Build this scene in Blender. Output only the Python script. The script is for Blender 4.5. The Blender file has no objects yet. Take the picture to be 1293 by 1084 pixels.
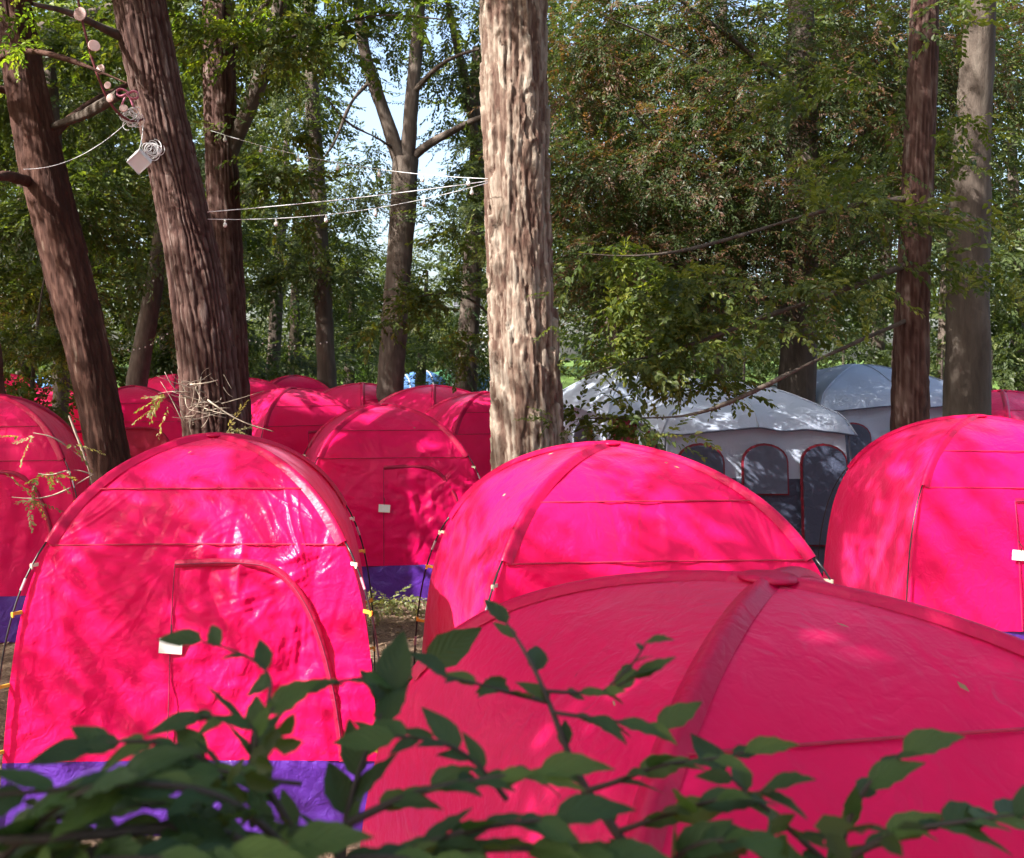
import bpy, math, random
import numpy as np
from mathutils import Vector, Matrix

# ------------------------------------------------------------------ camera, sky, sun, exposure
S = bpy.context.scene
COL = S.collection
CAM_H, FPX, CX, CY, PW = 2.46, 1300.0, 454.0, 468.0, 1293.0
cam_d = bpy.data.cameras.new('camera')
cam = bpy.data.objects.new('camera', cam_d)
COL.objects.link(cam)
cam.location = (0, 0, CAM_H)
cam.rotation_euler = (math.radians(90), 0, 0)
cam_d.sensor_width = 36
cam_d.lens = 36 * FPX / PW
cam_d.shift_x = (PW / 2 - CX) / PW
cam_d.shift_y = -(542 - CY) / PW
cam_d.clip_start = 0.05
cam_d.clip_end = 400
cam_d.dof.use_dof = True
cam_d.dof.focus_distance = 7.0
cam_d.dof.aperture_fstop = 5.6
S.camera = cam

SUN = Vector((-0.69, -0.35, 0.64)).normalized()          # direction towards the sun
w = bpy.data.worlds.new('World')
S.world = w
w.use_nodes = True
nt = w.node_tree
for n in list(nt.nodes):
    nt.nodes.remove(n)
wo = nt.nodes.new('ShaderNodeOutputWorld')
bg = nt.nodes.new('ShaderNodeBackground')
sk = nt.nodes.new('ShaderNodeTexSky')
sk.sky_type = 'NISHITA'
sk.sun_disc = False
sk.sun_elevation = math.asin(SUN.z)
sk.sun_rotation = math.atan2(SUN.x, SUN.y)
sk.dust_density = 5.0
sk.air_density = 1.0
bg.inputs['Strength'].default_value = 0.15
nt.links.new(sk.outputs[0], bg.inputs['Color'])
nt.links.new(bg.outputs[0], wo.inputs['Surface'])
sl = bpy.data.lights.new('sun', 'SUN')
sl.energy = 5.0
sl.angle = math.radians(0.53)
sl.color = (1.0, 0.955, 0.88)
so = bpy.data.objects.new('sun', sl)
COL.objects.link(so)
so.rotation_euler = SUN.to_track_quat('Z', 'Y').to_euler()
S.view_settings.view_transform = 'Standard'
S.view_settings.look = 'None'
S.view_settings.gamma = 1
S.view_settings.use_curve_mapping = False
S.view_settings.exposure = 1.8
S.render.engine = 'CYCLES'
S.cycles.max_bounces = 8
S.cycles.transparent_max_bounces = 8
S.cycles.transmission_bounces = 6

# ------------------------------------------------------------------ helpers
def gz(x, y):                                            # the ground rises gently beyond the near tents
    return 0.03 * (np.maximum(0, np.minimum(y, 90) - 12) + np.maximum(0, np.minimum(y, 60) - 26))

def P(px, py, Y):                                        # a point of the place seen at photo pixel px, py, Y metres away
    return np.array(((px - CX) * Y / FPX, Y, CAM_H - (py - CY) * Y / FPX))

def tag(o, label=None, cat=None, group=None, kind=None):
    for k, v in (('label', label), ('category', cat), ('group', group), ('kind', kind)):
        if v:
            o[k] = v
    return o

def empty(name, loc, rz=0.0, **kw):
    o = bpy.data.objects.new(name, None)
    o.empty_display_size = 0.1
    COL.objects.link(o)
    o.location = loc
    o.rotation_euler = (0, 0, rz)
    return tag(o, **kw)

def mk(name, V, F, mat, parent=None, smooth=False, uv=None, attr=None):
    """one mesh object; F is an (n,k) array or a list of such arrays or lists"""
    me = bpy.data.meshes.new(name)
    V = np.asarray(V, dtype=np.float32)
    if isinstance(F, np.ndarray):
        F = [F]
    if len(F) and isinstance(F[0], np.ndarray):
        sizes = np.concatenate([np.full(len(f), f.shape[1], np.int32) for f in F])
        idx = np.concatenate([f.astype(np.int32).ravel() for f in F])
        starts = np.concatenate([[0], np.cumsum(sizes)[:-1]]).astype(np.int32)
        me.vertices.add(len(V))
        me.vertices.foreach_set('co', V.ravel())
        me.loops.add(len(idx))
        me.loops.foreach_set('vertex_index', idx)
        me.polygons.add(len(sizes))
        me.polygons.foreach_set('loop_start', starts)
        me.polygons.foreach_set('loop_total', sizes)
        if uv is not None:
            l = me.uv_layers.new(name='UVMap')
            l.data.foreach_set('uv', np.asarray(uv, np.float32)[idx].ravel())
        me.update(calc_edges=True)
    else:
        me.from_pydata([tuple(map(float, v)) for v in V], [], F)
        me.update()
    if attr is not None:
        a = me.attributes.new('tint', 'FLOAT', 'POINT')
        a.data.foreach_set('value', np.asarray(attr, np.float32))
    me.polygons.foreach_set('use_smooth', np.full(len(me.polygons), smooth, bool))
    if mat:
        me.materials.append(mat)
    o = bpy.data.objects.new(name, me)
    COL.objects.link(o)
    if parent:
        o.parent = parent
    return o

class MB:                                                # collects primitives into one mesh
    def __init__(s):
        s.V, s.F, s.n = [], [], 0
    def add(s, V, F):
        V = np.asarray(V, float)
        s.V.append(V)
        s.F += [tuple(int(i) + s.n for i in f) for f in F]
        s.n += len(V)
        return s
    def box(s, c, d, R=None):
        c = np.asarray(c, float); d = np.asarray(d, float) / 2
        v = np.array([(x, y, z) for x in (-1, 1) for y in (-1, 1) for z in (-1, 1)]) * d
        if R is not None:
            v = v @ np.asarray(R).T
        return s.add(v + c, [(0, 1, 3, 2), (4, 6, 7, 5), (0, 4, 5, 1), (2, 3, 7, 6), (0, 2, 6, 4), (1, 5, 7, 3)])
    def tube(s, pts, r, k=6, caps=True):
        V, F = tube_arrays(pts, r, k)
        F = [tuple(f) for f in F]
        if caps:
            n = len(pts)
            F.append(tuple(range(k))[::-1]); F.append(tuple((n - 1) * k + i for i in range(k)))
        return s.add(V, F)
    def ball(s, c, r, k=8, m=5, sc=(1, 1, 1)):
        V = [(0, 0, 1)]
        for i in range(1, m):
            a = math.pi * i / m
            V += [(math.sin(a) * math.cos(2 * math.pi * j / k), math.sin(a) * math.sin(2 * math.pi * j / k), math.cos(a)) for j in range(k)]
        V.append((0, 0, -1))
        F = [(0, 1 + j, 1 + (j + 1) % k) for j in range(k)]
        for i in range(m - 2):
            for j in range(k):
                a = 1 + i * k + j; b = 1 + i * k + (j + 1) % k
                F.append((a, a + k, b + k, b))
        q = len(V) - 1
        F += [(q, 1 + (m - 2) * k + (j + 1) % k, 1 + (m - 2) * k + j) for j in range(k)]
        return s.add(np.array(V) * r * np.array(sc) + np.asarray(c), F)
    def build(s, name, mat, parent=None, smooth=False):
        return mk(name, np.concatenate(s.V), s.F, mat, parent, smooth)

def frames(pts):
    pts = np.asarray(pts, float)
    T = np.gradient(pts, axis=0)
    T /= np.linalg.norm(T, axis=1)[:, None] + 1e-12
    ref = np.array((0.0, 0.0, 1.0)) if abs(T[:, 2]).mean() < 0.8 else np.array((0.0, 1.0, 0.0))
    A = np.cross(T, ref); A /= np.linalg.norm(A, axis=1)[:, None] + 1e-12
    return T, A, np.cross(A, T)

def tube_arrays(pts, r, k):
    pts = np.asarray(pts, float)
    n = len(pts)
    T, A, B = frames(pts)
    r = np.broadcast_to(np.asarray(r, float), (n,))
    th = np.arange(k) * 2 * np.pi / k
    V = pts[:, None] + r[:, None, None] * (np.cos(th)[None, :, None] * A[:, None] + np.sin(th)[None, :, None] * B[:, None])
    i, j = np.meshgrid(np.arange(n - 1), np.arange(k), indexing='ij')
    a = i * k + j; b = i * k + (j + 1) % k
    F = np.stack([a, b, b + k, a + k], -1).reshape(-1, 4)
    return V.reshape(-1, 3), F

def smooth_path(pts, n):
    pts = np.asarray(pts, float)
    d = np.concatenate([[0], np.cumsum(np.linalg.norm(np.diff(pts, axis=0), axis=1))])
    q = np.linspace(0, d[-1], n)
    out = np.stack([np.interp(q, d, pts[:, k]) for k in range(pts.shape[1])], 1)
    m = max(1, n // (2 * len(pts)))
    for _ in range(3):                                   # a box blur rounds the corners
        pad = np.concatenate([2 * out[:1] - out[m:0:-1], out, 2 * out[-1:] - out[-2:-m - 2:-1]])
        ker = np.ones(2 * m + 1) / (2 * m + 1)
        out = np.stack([np.convolve(pad[:, k], ker, 'valid') for k in range(out.shape[1])], 1)
    return out

def hash3(i, j, k, seed):
    h = (i * 374761393 + j * 668265263 + k * 2147483647 + seed * 1274126177) & 0xffffffff
    h = ((h ^ (h >> 13)) * 1274126177) & 0xffffffff
    h = ((h ^ (h >> 16)) * 2246822519) & 0xffffffff
    return ((h ^ (h >> 15)) & 0xffff) / 65535.0

def noise3(x, y, z, seed=0):
    x, y, z = np.broadcast_arrays(x, y, z)
    i, j, k = np.floor(x).astype(np.int64), np.floor(y).astype(np.int64), np.floor(z).astype(np.int64)
    fx, fy, fz = x - i, y - j, z - k
    fx, fy, fz = (f * f * (3 - 2 * f) for f in (fx, fy, fz))
    o = 0
    for a in (0, 1):
        for b in (0, 1):
            for c in (0, 1):
                o = o + hash3(i + a, j + b, k + c, seed) * (fx if a else 1 - fx) * (fy if b else 1 - fy) * (fz if c else 1 - fz)
    return o

# ------------------------------------------------------------------ materials
def new_mat(name):
    m = bpy.data.materials.new(name)
    m.use_nodes = True
    t = m.node_tree
    for n in list(t.nodes):
        t.nodes.remove(n)
    return m, t, t.nodes.new('ShaderNodeOutputMaterial')

def nd(t, kind, **kw):
    n = t.nodes.new(kind)
    for k, v in kw.items():
        if k in n.inputs:
            n.inputs[k].default_value = v
        else:
            setattr(n, k, v)
    return n

def ramp(t, stops, fac):
    r = t.nodes.new('ShaderNodeValToRGB')
    e = r.color_ramp.elements
    while len(e) < len(stops):
        e.new(0.5)
    for q, (p, c) in zip(e, stops):
        q.position = p
        q.color = (*c, 1)
    t.links.new(fac, r.inputs[0])
    return r.outputs[0]

def simple(name, col, rough=0.6, var=0.15, scale=12, metallic=0, spec=0.5, bump=0.0):
    m, t, o = new_mat(name)
    p = nd(t, 'ShaderNodeBsdfPrincipled', Roughness=rough, Metallic=metallic)
    p.inputs['Specular IOR Level'].default_value = spec
    tc = nd(t, 'ShaderNodeTexCoord')
    nz = nd(t, 'ShaderNodeTexNoise', Scale=scale, Detail=4.0)
    t.links.new(tc.outputs['Object'], nz.inputs['Vector'])
    c = ramp(t, [(0.3, tuple(v * (1 - var) for v in col)), (0.7, tuple(min(1, v * (1 + var)) for v in col))], nz.outputs[0])
    t.links.new(c, p.inputs['Base Color'])
    if bump:
        b = nd(t, 'ShaderNodeBump', Strength=bump, Distance=0.01)
        t.links.new(nz.outputs[0], b.inputs['Height'])
        t.links.new(b.outputs[0], p.inputs['Normal'])
    t.links.new(p.outputs[0], o.inputs[0])
    return m

def fabric(name, col, trans, tf=0.35, rough=0.42, crinkle=0.5, spec=0.5, sheen=0.0):
    """thin coated nylon: glossy dye coat over cloth that lets light through"""
    m, t, o = new_mat(name)
    p = nd(t, 'ShaderNodeBsdfPrincipled', Roughness=rough)
    p.inputs['Specular IOR Level'].default_value = spec
    p.inputs['Sheen Weight'].default_value = sheen
    p.inputs['Sheen Roughness'].default_value = 0.45
    p.inputs['Sheen Tint'].default_value = (1.0, 0.55, 0.85, 1)
    tr = nd(t, 'ShaderNodeBsdfTranslucent')
    mx = nd(t, 'ShaderNodeMixShader', Fac=tf)
    tc = nd(t, 'ShaderNodeTexCoord')
    nz = nd(t, 'ShaderNodeTexNoise', Scale=1.7, Detail=4.0)
    t.links.new(tc.outputs['Object'], nz.inputs['Vector'])
    c = ramp(t, [(0.3, tuple(v * 0.9 for v in col)), (0.7, tuple(min(1, v * 1.06) for v in col))], nz.outputs[0])
    t.links.new(c, p.inputs['Base Color'])
    tr.inputs['Color'].default_value = (*trans, 1)
    # crinkles of the cloth: two scales of folded noise and a fine grain
    n1 = nd(t, 'ShaderNodeTexNoise', Scale=7.0, Detail=2.0, Distortion=0.8)
    n2 = nd(t, 'ShaderNodeTexNoise', Scale=24.0, Detail=3.0, Distortion=0.6)
    n3 = nd(t, 'ShaderNodeTexNoise', Scale=160.0, Detail=2.0)
    for n in (n1, n2, n3):
        t.links.new(tc.outputs['Object'], n.inputs['Vector'])
    def fold(s, k):
        a = nd(t, 'ShaderNodeMath', operation='SUBTRACT'); a.inputs[1].default_value = 0.5
        b = nd(t, 'ShaderNodeMath', operation='ABSOLUTE')
        c_ = nd(t, 'ShaderNodeMath', operation='MULTIPLY'); c_.inputs[1].default_value = k
        t.links.new(s, a.inputs[0]); t.links.new(a.outputs[0], b.inputs[0]); t.links.new(b.outputs[0], c_.inputs[0])
        return c_.outputs[0]
    s1 = nd(t, 'ShaderNodeMath', operation='ADD'); s2 = nd(t, 'ShaderNodeMath', operation='ADD')
    k3 = nd(t, 'ShaderNodeMath', operation='MULTIPLY'); k3.inputs[1].default_value = 0.03
    t.links.new(fold(n1.outputs[0], 1.0), s1.inputs[0]); t.links.new(fold(n2.outputs[0], 0.35), s1.inputs[1])
    t.links.new(n3.outputs[0], k3.inputs[0])
    t.links.new(s1.outputs[0], s2.inputs[0]); t.links.new(k3.outputs[0], s2.inputs[1])
    # straight creases: edges of warped cells, stronger in some places than in others
    wv = nd(t, 'ShaderNodeMix', data_type='RGBA', blend_type='ADD'); wv.inputs[0].default_value = 0.16
    t.links.new(tc.outputs['Object'], wv.inputs[6]); t.links.new(n1.outputs[1], wv.inputs[7])
    last = s2.outputs[0]
    for sc_, wt in ((4.5, 0.16), (11.0, 0.06)):
        vo = nd(t, 'ShaderNodeTexVoronoi', Scale=sc_, feature='DISTANCE_TO_EDGE')
        t.links.new(wv.outputs[2], vo.inputs['Vector'])
        mr_ = nd(t, 'ShaderNodeMapRange'); mr_.inputs[1].default_value = 0; mr_.inputs[2].default_value = 0.10; mr_.inputs[3].default_value = wt; mr_.inputs[4].default_value = 0
        t.links.new(vo.outputs['Distance'], mr_.inputs[0])
        mk_ = nd(t, 'ShaderNodeMapRange'); mk_.inputs[1].default_value = 0.46; mk_.inputs[2].default_value = 0.62
        t.links.new(nz.outputs[0], mk_.inputs[0])
        ml = nd(t, 'ShaderNodeMath', operation='MULTIPLY'); sm_ = nd(t, 'ShaderNodeMath', operation='ADD')
        t.links.new(mr_.outputs[0], ml.inputs[0]); t.links.new(mk_.outputs[0], ml.inputs[1])
        t.links.new(ml.outputs[0], sm_.inputs[0]); t.links.new(last, sm_.inputs[1])
        last = sm_.outputs[0]
    b = nd(t, 'ShaderNodeBump', Strength=crinkle, Distance=0.03)
    t.links.new(last, b.inputs['Height'])
    t.links.new(b.outputs[0], p.inputs['Normal'])
    t.links.new(p.outputs[0], mx.inputs[1]); t.links.new(tr.outputs[0], mx.inputs[2])
    t.links.new(mx.outputs[0], o.inputs[0])
    return m

def leaf_mat(name, stops, tf=0.45, rough=0.45, veins=False):
    m, t, o = new_mat(name)
    a = nd(t, 'ShaderNodeAttribute', attribute_name='tint')
    src = a.outputs['Fac']
    if veins:
        oi = nd(t, 'ShaderNodeObjectInfo')
        src = oi.outputs['Random']
    c = ramp(t, stops, src)
    p = nd(t, 'ShaderNodeBsdfPrincipled', Roughness=rough)
    p.inputs['Specular IOR Level'].default_value = 0.35
    tr = nd(t, 'ShaderNodeBsdfTranslucent')
    g = nd(t, 'ShaderNodeMix', data_type='RGBA', blend_type='MULTIPLY')
    g.inputs[0].default_value = 1.0
    t.links.new(c, g.inputs[6])
    g.inputs[7].default_value = (1.95, 1.9, 0.6, 1)
    mx = nd(t, 'ShaderNodeMixShader', Fac=tf)
    t.links.new(c, p.inputs['Base Color'])
    t.links.new(g.outputs[2], tr.inputs['Color'])
    if veins:
        tc = nd(t, 'ShaderNodeTexCoord')
        wv = nd(t, 'ShaderNodeTexWave', Scale=2.2, Distortion=0.4)
        wv.bands_direction = 'Y'
        sx = nd(t, 'ShaderNodeSeparateXYZ'); cb = nd(t, 'ShaderNodeCombineXYZ')
        ab = nd(t, 'ShaderNodeMath', operation='ABSOLUTE'); sb = nd(t, 'ShaderNodeMath', operation='SUBTRACT')
        t.links.new(tc.outputs['UV'], sx.inputs[0])
        t.links.new(sx.outputs[0], ab.inputs[0])
        t.links.new(sx.outputs[1], sb.inputs[0]); t.links.new(ab.outputs[0], sb.inputs[1])
        t.links.new(sb.outputs[0], cb.inputs[1])
        t.links.new(cb.outputs[0], wv.inputs['Vector'])
        b = nd(t, 'ShaderNodeBump', Strength=0.5, Distance=0.002)
        t.links.new(wv.outputs['Fac'], b.inputs['Height'])
        t.links.new(b.outputs[0], p.inputs['Normal'])
    t.links.new(p.outputs[0], mx.inputs[1]); t.links.new(tr.outputs[0], mx.inputs[2])
    t.links.new(mx.outputs[0], o.inputs[0])
    return m

def bark_mat(name, stops, zs=1.2, xs=9.0, bump=0.8, rough=0.9, plate=.45):
    m, t, o = new_mat(name)
    p = nd(t, 'ShaderNodeBsdfPrincipled', Roughness=rough)
    p.inputs['Specular IOR Level'].default_value = 0.25
    tc = nd(t, 'ShaderNodeTexCoord'); mp = nd(t, 'ShaderNodeMapping')
    mp.inputs['Scale'].default_value = (xs, xs, zs)
    t.links.new(tc.outputs['Object'], mp.inputs[0])
    n1 = nd(t, 'ShaderNodeTexNoise', Scale=1.0, Detail=7.0, Roughness=0.62, Distortion=0.5)
    n2 = nd(t, 'ShaderNodeTexNoise', Scale=4.0, Detail=6.0, Roughness=0.65)
    t.links.new(mp.outputs[0], n1.inputs['Vector']); t.links.new(mp.outputs[0], n2.inputs['Vector'])
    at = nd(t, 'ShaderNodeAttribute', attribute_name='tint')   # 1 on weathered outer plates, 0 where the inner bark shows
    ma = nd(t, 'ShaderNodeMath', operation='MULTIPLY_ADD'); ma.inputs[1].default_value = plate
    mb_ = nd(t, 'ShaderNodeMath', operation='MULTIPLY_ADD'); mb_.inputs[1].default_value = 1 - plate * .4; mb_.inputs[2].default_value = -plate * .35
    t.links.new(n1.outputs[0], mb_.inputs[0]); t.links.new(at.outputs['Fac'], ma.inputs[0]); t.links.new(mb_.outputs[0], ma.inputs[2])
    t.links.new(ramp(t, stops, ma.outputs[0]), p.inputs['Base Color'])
    b = nd(t, 'ShaderNodeBump', Strength=bump, Distance=0.02)
    t.links.new(n2.outputs[0], b.inputs['Height'])
    t.links.new(b.outputs[0], p.inputs['Normal'])
    t.links.new(p.outputs[0], o.inputs[0])
    return m

M = {}
M['pink'] = fabric('pink_nylon', (0.82, 0.003, 0.122), (0.92, 0.004, 0.19), 0.36, 0.32, 0.42, 0.28, 0.30)
M['purple'] = fabric('purple_groundsheet', (0.085, 0.022, 0.26), (0.08, 0.02, 0.26), 0.12, 0.33, 0.6)
M['sleeve'] = fabric('red_pole_sleeve', (0.50, 0.003, 0.065), (0.6, 0.003, 0.08), 0.14, 0.38, 0.35, 0.28)
M['flap'] = fabric('door_flap_cloth', (0.40, 0.004, 0.045), (0.4, 0.004, 0.05), 0.1, 0.42, 0.5, 0.4)
M['zip'] = simple('dark_zip_tape', (0.20, 0.012, 0.05), 0.6, 0.2, 30)
M['seam'] = simple('seam_tape', (0.42, 0.008, 0.05), 0.6, 0.2, 30)
M['pole'] = simple('black_fibreglass_pole', (0.012, 0.012, 0.015), 0.35, 0.2, 30)
M['ferrule'] = simple('pole_ferrule', (0.55, 0.55, 0.58), 0.35, 0.1, 30, metallic=0.8)
M['clip'] = simple('yellow_clip', (0.75, 0.42, 0.05), 0.5, 0.1, 20)
M['clip_w'] = simple('cream_clip', (0.72, 0.66, 0.5), 0.5, 0.1, 20)
M['card'] = simple('white_card', (0.8, 0.8, 0.78), 0.4, 0.05, 8)
M['white_cord'] = simple('white_cord', (0.72, 0.72, 0.74), 0.6, 0.1, 20)
M['inner'] = fabric('darkened_door_cloth', (0.45, 0.006, 0.05), (0.5, 0.006, 0.06), 0.2, 0.5, 0.3)  # shade of the inside put into the colour of a closed door
M['bulb'] = simple('pale_bulb_glass', (0.78, 0.76, 0.72), 0.2, 0.05, 20)
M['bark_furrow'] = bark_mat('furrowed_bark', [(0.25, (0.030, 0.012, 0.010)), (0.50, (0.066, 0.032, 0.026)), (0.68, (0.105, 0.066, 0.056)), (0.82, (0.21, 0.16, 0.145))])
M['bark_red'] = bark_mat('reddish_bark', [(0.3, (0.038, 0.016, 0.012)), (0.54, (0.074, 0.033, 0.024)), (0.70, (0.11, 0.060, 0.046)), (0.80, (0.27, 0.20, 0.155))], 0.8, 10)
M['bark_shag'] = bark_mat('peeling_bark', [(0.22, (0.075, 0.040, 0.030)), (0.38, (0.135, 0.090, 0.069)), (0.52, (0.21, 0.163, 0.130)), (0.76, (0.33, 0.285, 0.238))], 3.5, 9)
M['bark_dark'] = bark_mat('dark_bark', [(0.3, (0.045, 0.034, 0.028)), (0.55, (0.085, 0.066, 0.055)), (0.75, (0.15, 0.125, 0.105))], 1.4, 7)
M['twig'] = simple('dry_twig', (0.34, 0.28, 0.22), 0.8, 0.25, 25)
M['twig_dark'] = simple('dark_twig', (0.05, 0.032, 0.026), 0.7, 0.25, 25)
G1 = [(0.0, (0.025, 0.0403, 0.0115)), (0.45, (0.0499, 0.0749, 0.0182)), (0.8, (0.0912, 0.1171, 0.0259)), (1.0, (0.1632, 0.1776, 0.0384))]
M['leaf'] = leaf_mat('beech_leaf', G1)
M['leaf_far'] = leaf_mat('far_leaf', [(0.0, (0.027, 0.0414, 0.0171)), (0.5, (0.0522, 0.0737, 0.0252)), (1.0, (0.108, 0.126, 0.0405))])
M['leaf_copper'] = leaf_mat('green_and_russet_leaf', [(0.0, (0.0229, 0.0387, 0.0123)), (0.45, (0.0458, 0.0704, 0.0211)), (0.56, (0.066, 0.066, 0.0264)), (0.66, (0.088, 0.0458, 0.0299)), (1.0, (0.1496, 0.0836, 0.0572))], 0.4)
M['leaf_lime'] = leaf_mat('bright_lime_leaf', [(0.0, (0.06, 0.12, 0.02)), (0.6, (0.13, 0.20, 0.025)), (1.0, (0.24, 0.28, 0.04))], 0.5)
M['leaf_pale'] = leaf_mat('pale_dry_leaf', [(0.0, (0.10, 0.12, 0.04)), (0.6, (0.26, 0.24, 0.11)), (1.0, (0.42, 0.36, 0.22))], 0.35)
M['leaf_ivy'] = leaf_mat('ivy_leaf', [(0.0, (0.012, 0.03, 0.008)), (0.7, (0.03, 0.06, 0.015)), (1.0, (0.10, 0.12, 0.05))], 0.2)
M['leaf_near'] = leaf_mat('near_leaf', [(0.0, (0.03, 0.0625, 0.025)), (0.6, (0.0525, 0.1025, 0.0325)), (1.0, (0.1, 0.1625, 0.0375))], 0.3, 0.5, veins=True)
M['cabin_white'] = fabric('white_cabin_canvas', (0.46, 0.52, 0.66), (0.5, 0.52, 0.58), 0.15, 0.6, 0.5)
M['cabin_grey'] = fabric('grey_cabin_canvas', (0.045, 0.055, 0.095), (0.05, 0.05, 0.07), 0.05, 0.55, 0.5)
M['cabin_mesh'] = simple('grey_window_mesh', (0.075, 0.085, 0.13), 0.6, 0.1, 20)
M['maroon'] = fabric('maroon_door_cloth', (0.20, 0.008, 0.022), (0.2, 0.01, 0.03), 0.15, 0.5, 0.4)
M['blue'] = fabric('blue_tent_cloth', (0.12, 0.27, 0.60), (0.1, 0.25, 0.55), 0.25, 0.5, 0.4)
M['blue_dk'] = fabric('dark_blue_tent_cloth', (0.03, 0.10, 0.20), (0.03, 0.1, 0.2), 0.2, 0.5, 0.4)
M['green_tent'] = fabric('green_tent_cloth', (0.16, 0.45, 0.20), (0.15, 0.4, 0.15), 0.25, 0.5, 0.4)
M['render'] = simple('white_house_render', (0.72, 0.73, 0.78), 0.8, 0.08, 3)
M['slate'] = simple('grey_roof_slate', (0.12, 0.12, 0.14), 0.7, 0.2, 4)
M['glass'] = simple('dark_window_glass', (0.05, 0.06, 0.07), 0.1, 0.2, 3)

# ------------------------------------------------------------------ the ground
m, t, o = new_mat('woodland_floor')
p = nd(t, 'ShaderNodeBsdfPrincipled', Roughness=0.95)
p.inputs['Specular IOR Level'].default_value = 0.2
tc = nd(t, 'ShaderNodeTexCoord')
n1 = nd(t, 'ShaderNodeTexNoise', Scale=38.0, Detail=8.0, Roughness=0.7)
n2 = nd(t, 'ShaderNodeTexNoise', Scale=0.35, Detail=4.0)
v1 = nd(t, 'ShaderNodeTexVoronoi', Scale=45.0)
for n in (n1, n2, v1):
    t.links.new(tc.outputs['Object'], n.inputs['Vector'])
litter = ramp(t, [(0.3, (0.05, 0.032, 0.02)), (0.5, (0.15, 0.10, 0.068)), (0.72, (0.32, 0.235, 0.165))], n1.outputs[0])
grass = ramp(t, [(0.3, (0.045, 0.085, 0.018)), (0.7, (0.12, 0.19, 0.04))], n1.outputs[0])
sx = nd(t, 'ShaderNodeSeparateXYZ')
t.links.new(tc.outputs['Object'], sx.inputs[0])
mr = nd(t, 'ShaderNodeMapRange')
mr.inputs[1].default_value = 24; mr.inputs[2].default_value = 29
ad = nd(t, 'ShaderNodeMath', operation='MULTIPLY_ADD'); ad.inputs[1].default_value = 8.0
t.links.new(n2.outputs[0], ad.inputs[0]); t.links.new(sx.outputs[1], ad.inputs[2])
t.links.new(ad.outputs[0], mr.inputs[0])
mx = nd(t, 'ShaderNodeMix', data_type='RGBA')
t.links.new(mr.outputs[0], mx.inputs[0]); t.links.new(litter, mx.inputs[6]); t.links.new(grass, mx.inputs[7])
t.links.new(mx.outputs[2], p.inputs['Base Color'])
b = nd(t, 'ShaderNodeBump', Strength=0.9, Distance=0.03)
t.links.new(n1.outputs[0], b.inputs['Height'])
t.links.new(b.outputs[0], p.inputs['Normal'])
t.links.new(p.outputs[0], o.inputs[0])
M['ground'] = m
gx = np.concatenate([np.linspace(-160, -12, 30), np.linspace(-11, 14, 90), np.linspace(15, 160, 24)])
gy = np.concatenate([np.linspace(-60, -1, 20), np.linspace(0, 26, 90), np.linspace(27, 260, 50)])
X, Y = np.meshgrid(gx, gy, indexing='ij')
Z = gz(X, Y) + (noise3(X * 1.7, Y * 1.7, 0 * X, 3) - 0.5) * 0.05 + (noise3(X * 6, Y * 6, 0 * X, 4) - 0.5) * 0.015 - 0.02
i, j = np.meshgrid(np.arange(len(gx) - 1), np.arange(len(gy) - 1), indexing='ij')
a = i * len(gy) + j
tag(mk('ground', np.stack([X, Y, Z], -1).reshape(-1, 3), np.stack([a, a + len(gy), a + len(gy) + 1, a + 1], -1).reshape(-1, 4), M['ground'], smooth=True), kind='structure')

# ------------------------------------------------------------------ trees
def plates(th, zz, K, seg, wob, seed):
    """bark split into strips round the trunk, each broken along its length"""
    c, s = np.cos(th), np.sin(th)
    a = th / (2 * np.pi) * K + wob * (noise3(c * 2, s * 2, zz * 1.3, seed) - .5) * 2 + wob * .6 * (noise3(c * 7, s * 7, zz * 6, seed + 1) - .5)
    ia = np.floor(a).astype(np.int64); fa = a - ia; ia = ia % K
    z = zz / seg + hash3(ia, 0 * ia, 0 * ia, seed + 2) * 7 + .5 * (noise3(c * 9, s * 9, zz * 7, seed + 3) - .5)
    iz = np.floor(z).astype(np.int64); fz = z - iz
    return fa, fz, hash3(ia, iz, 0 * ia, seed + 4), hash3(ia, iz, 0 * ia + 1, seed + 5)

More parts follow.
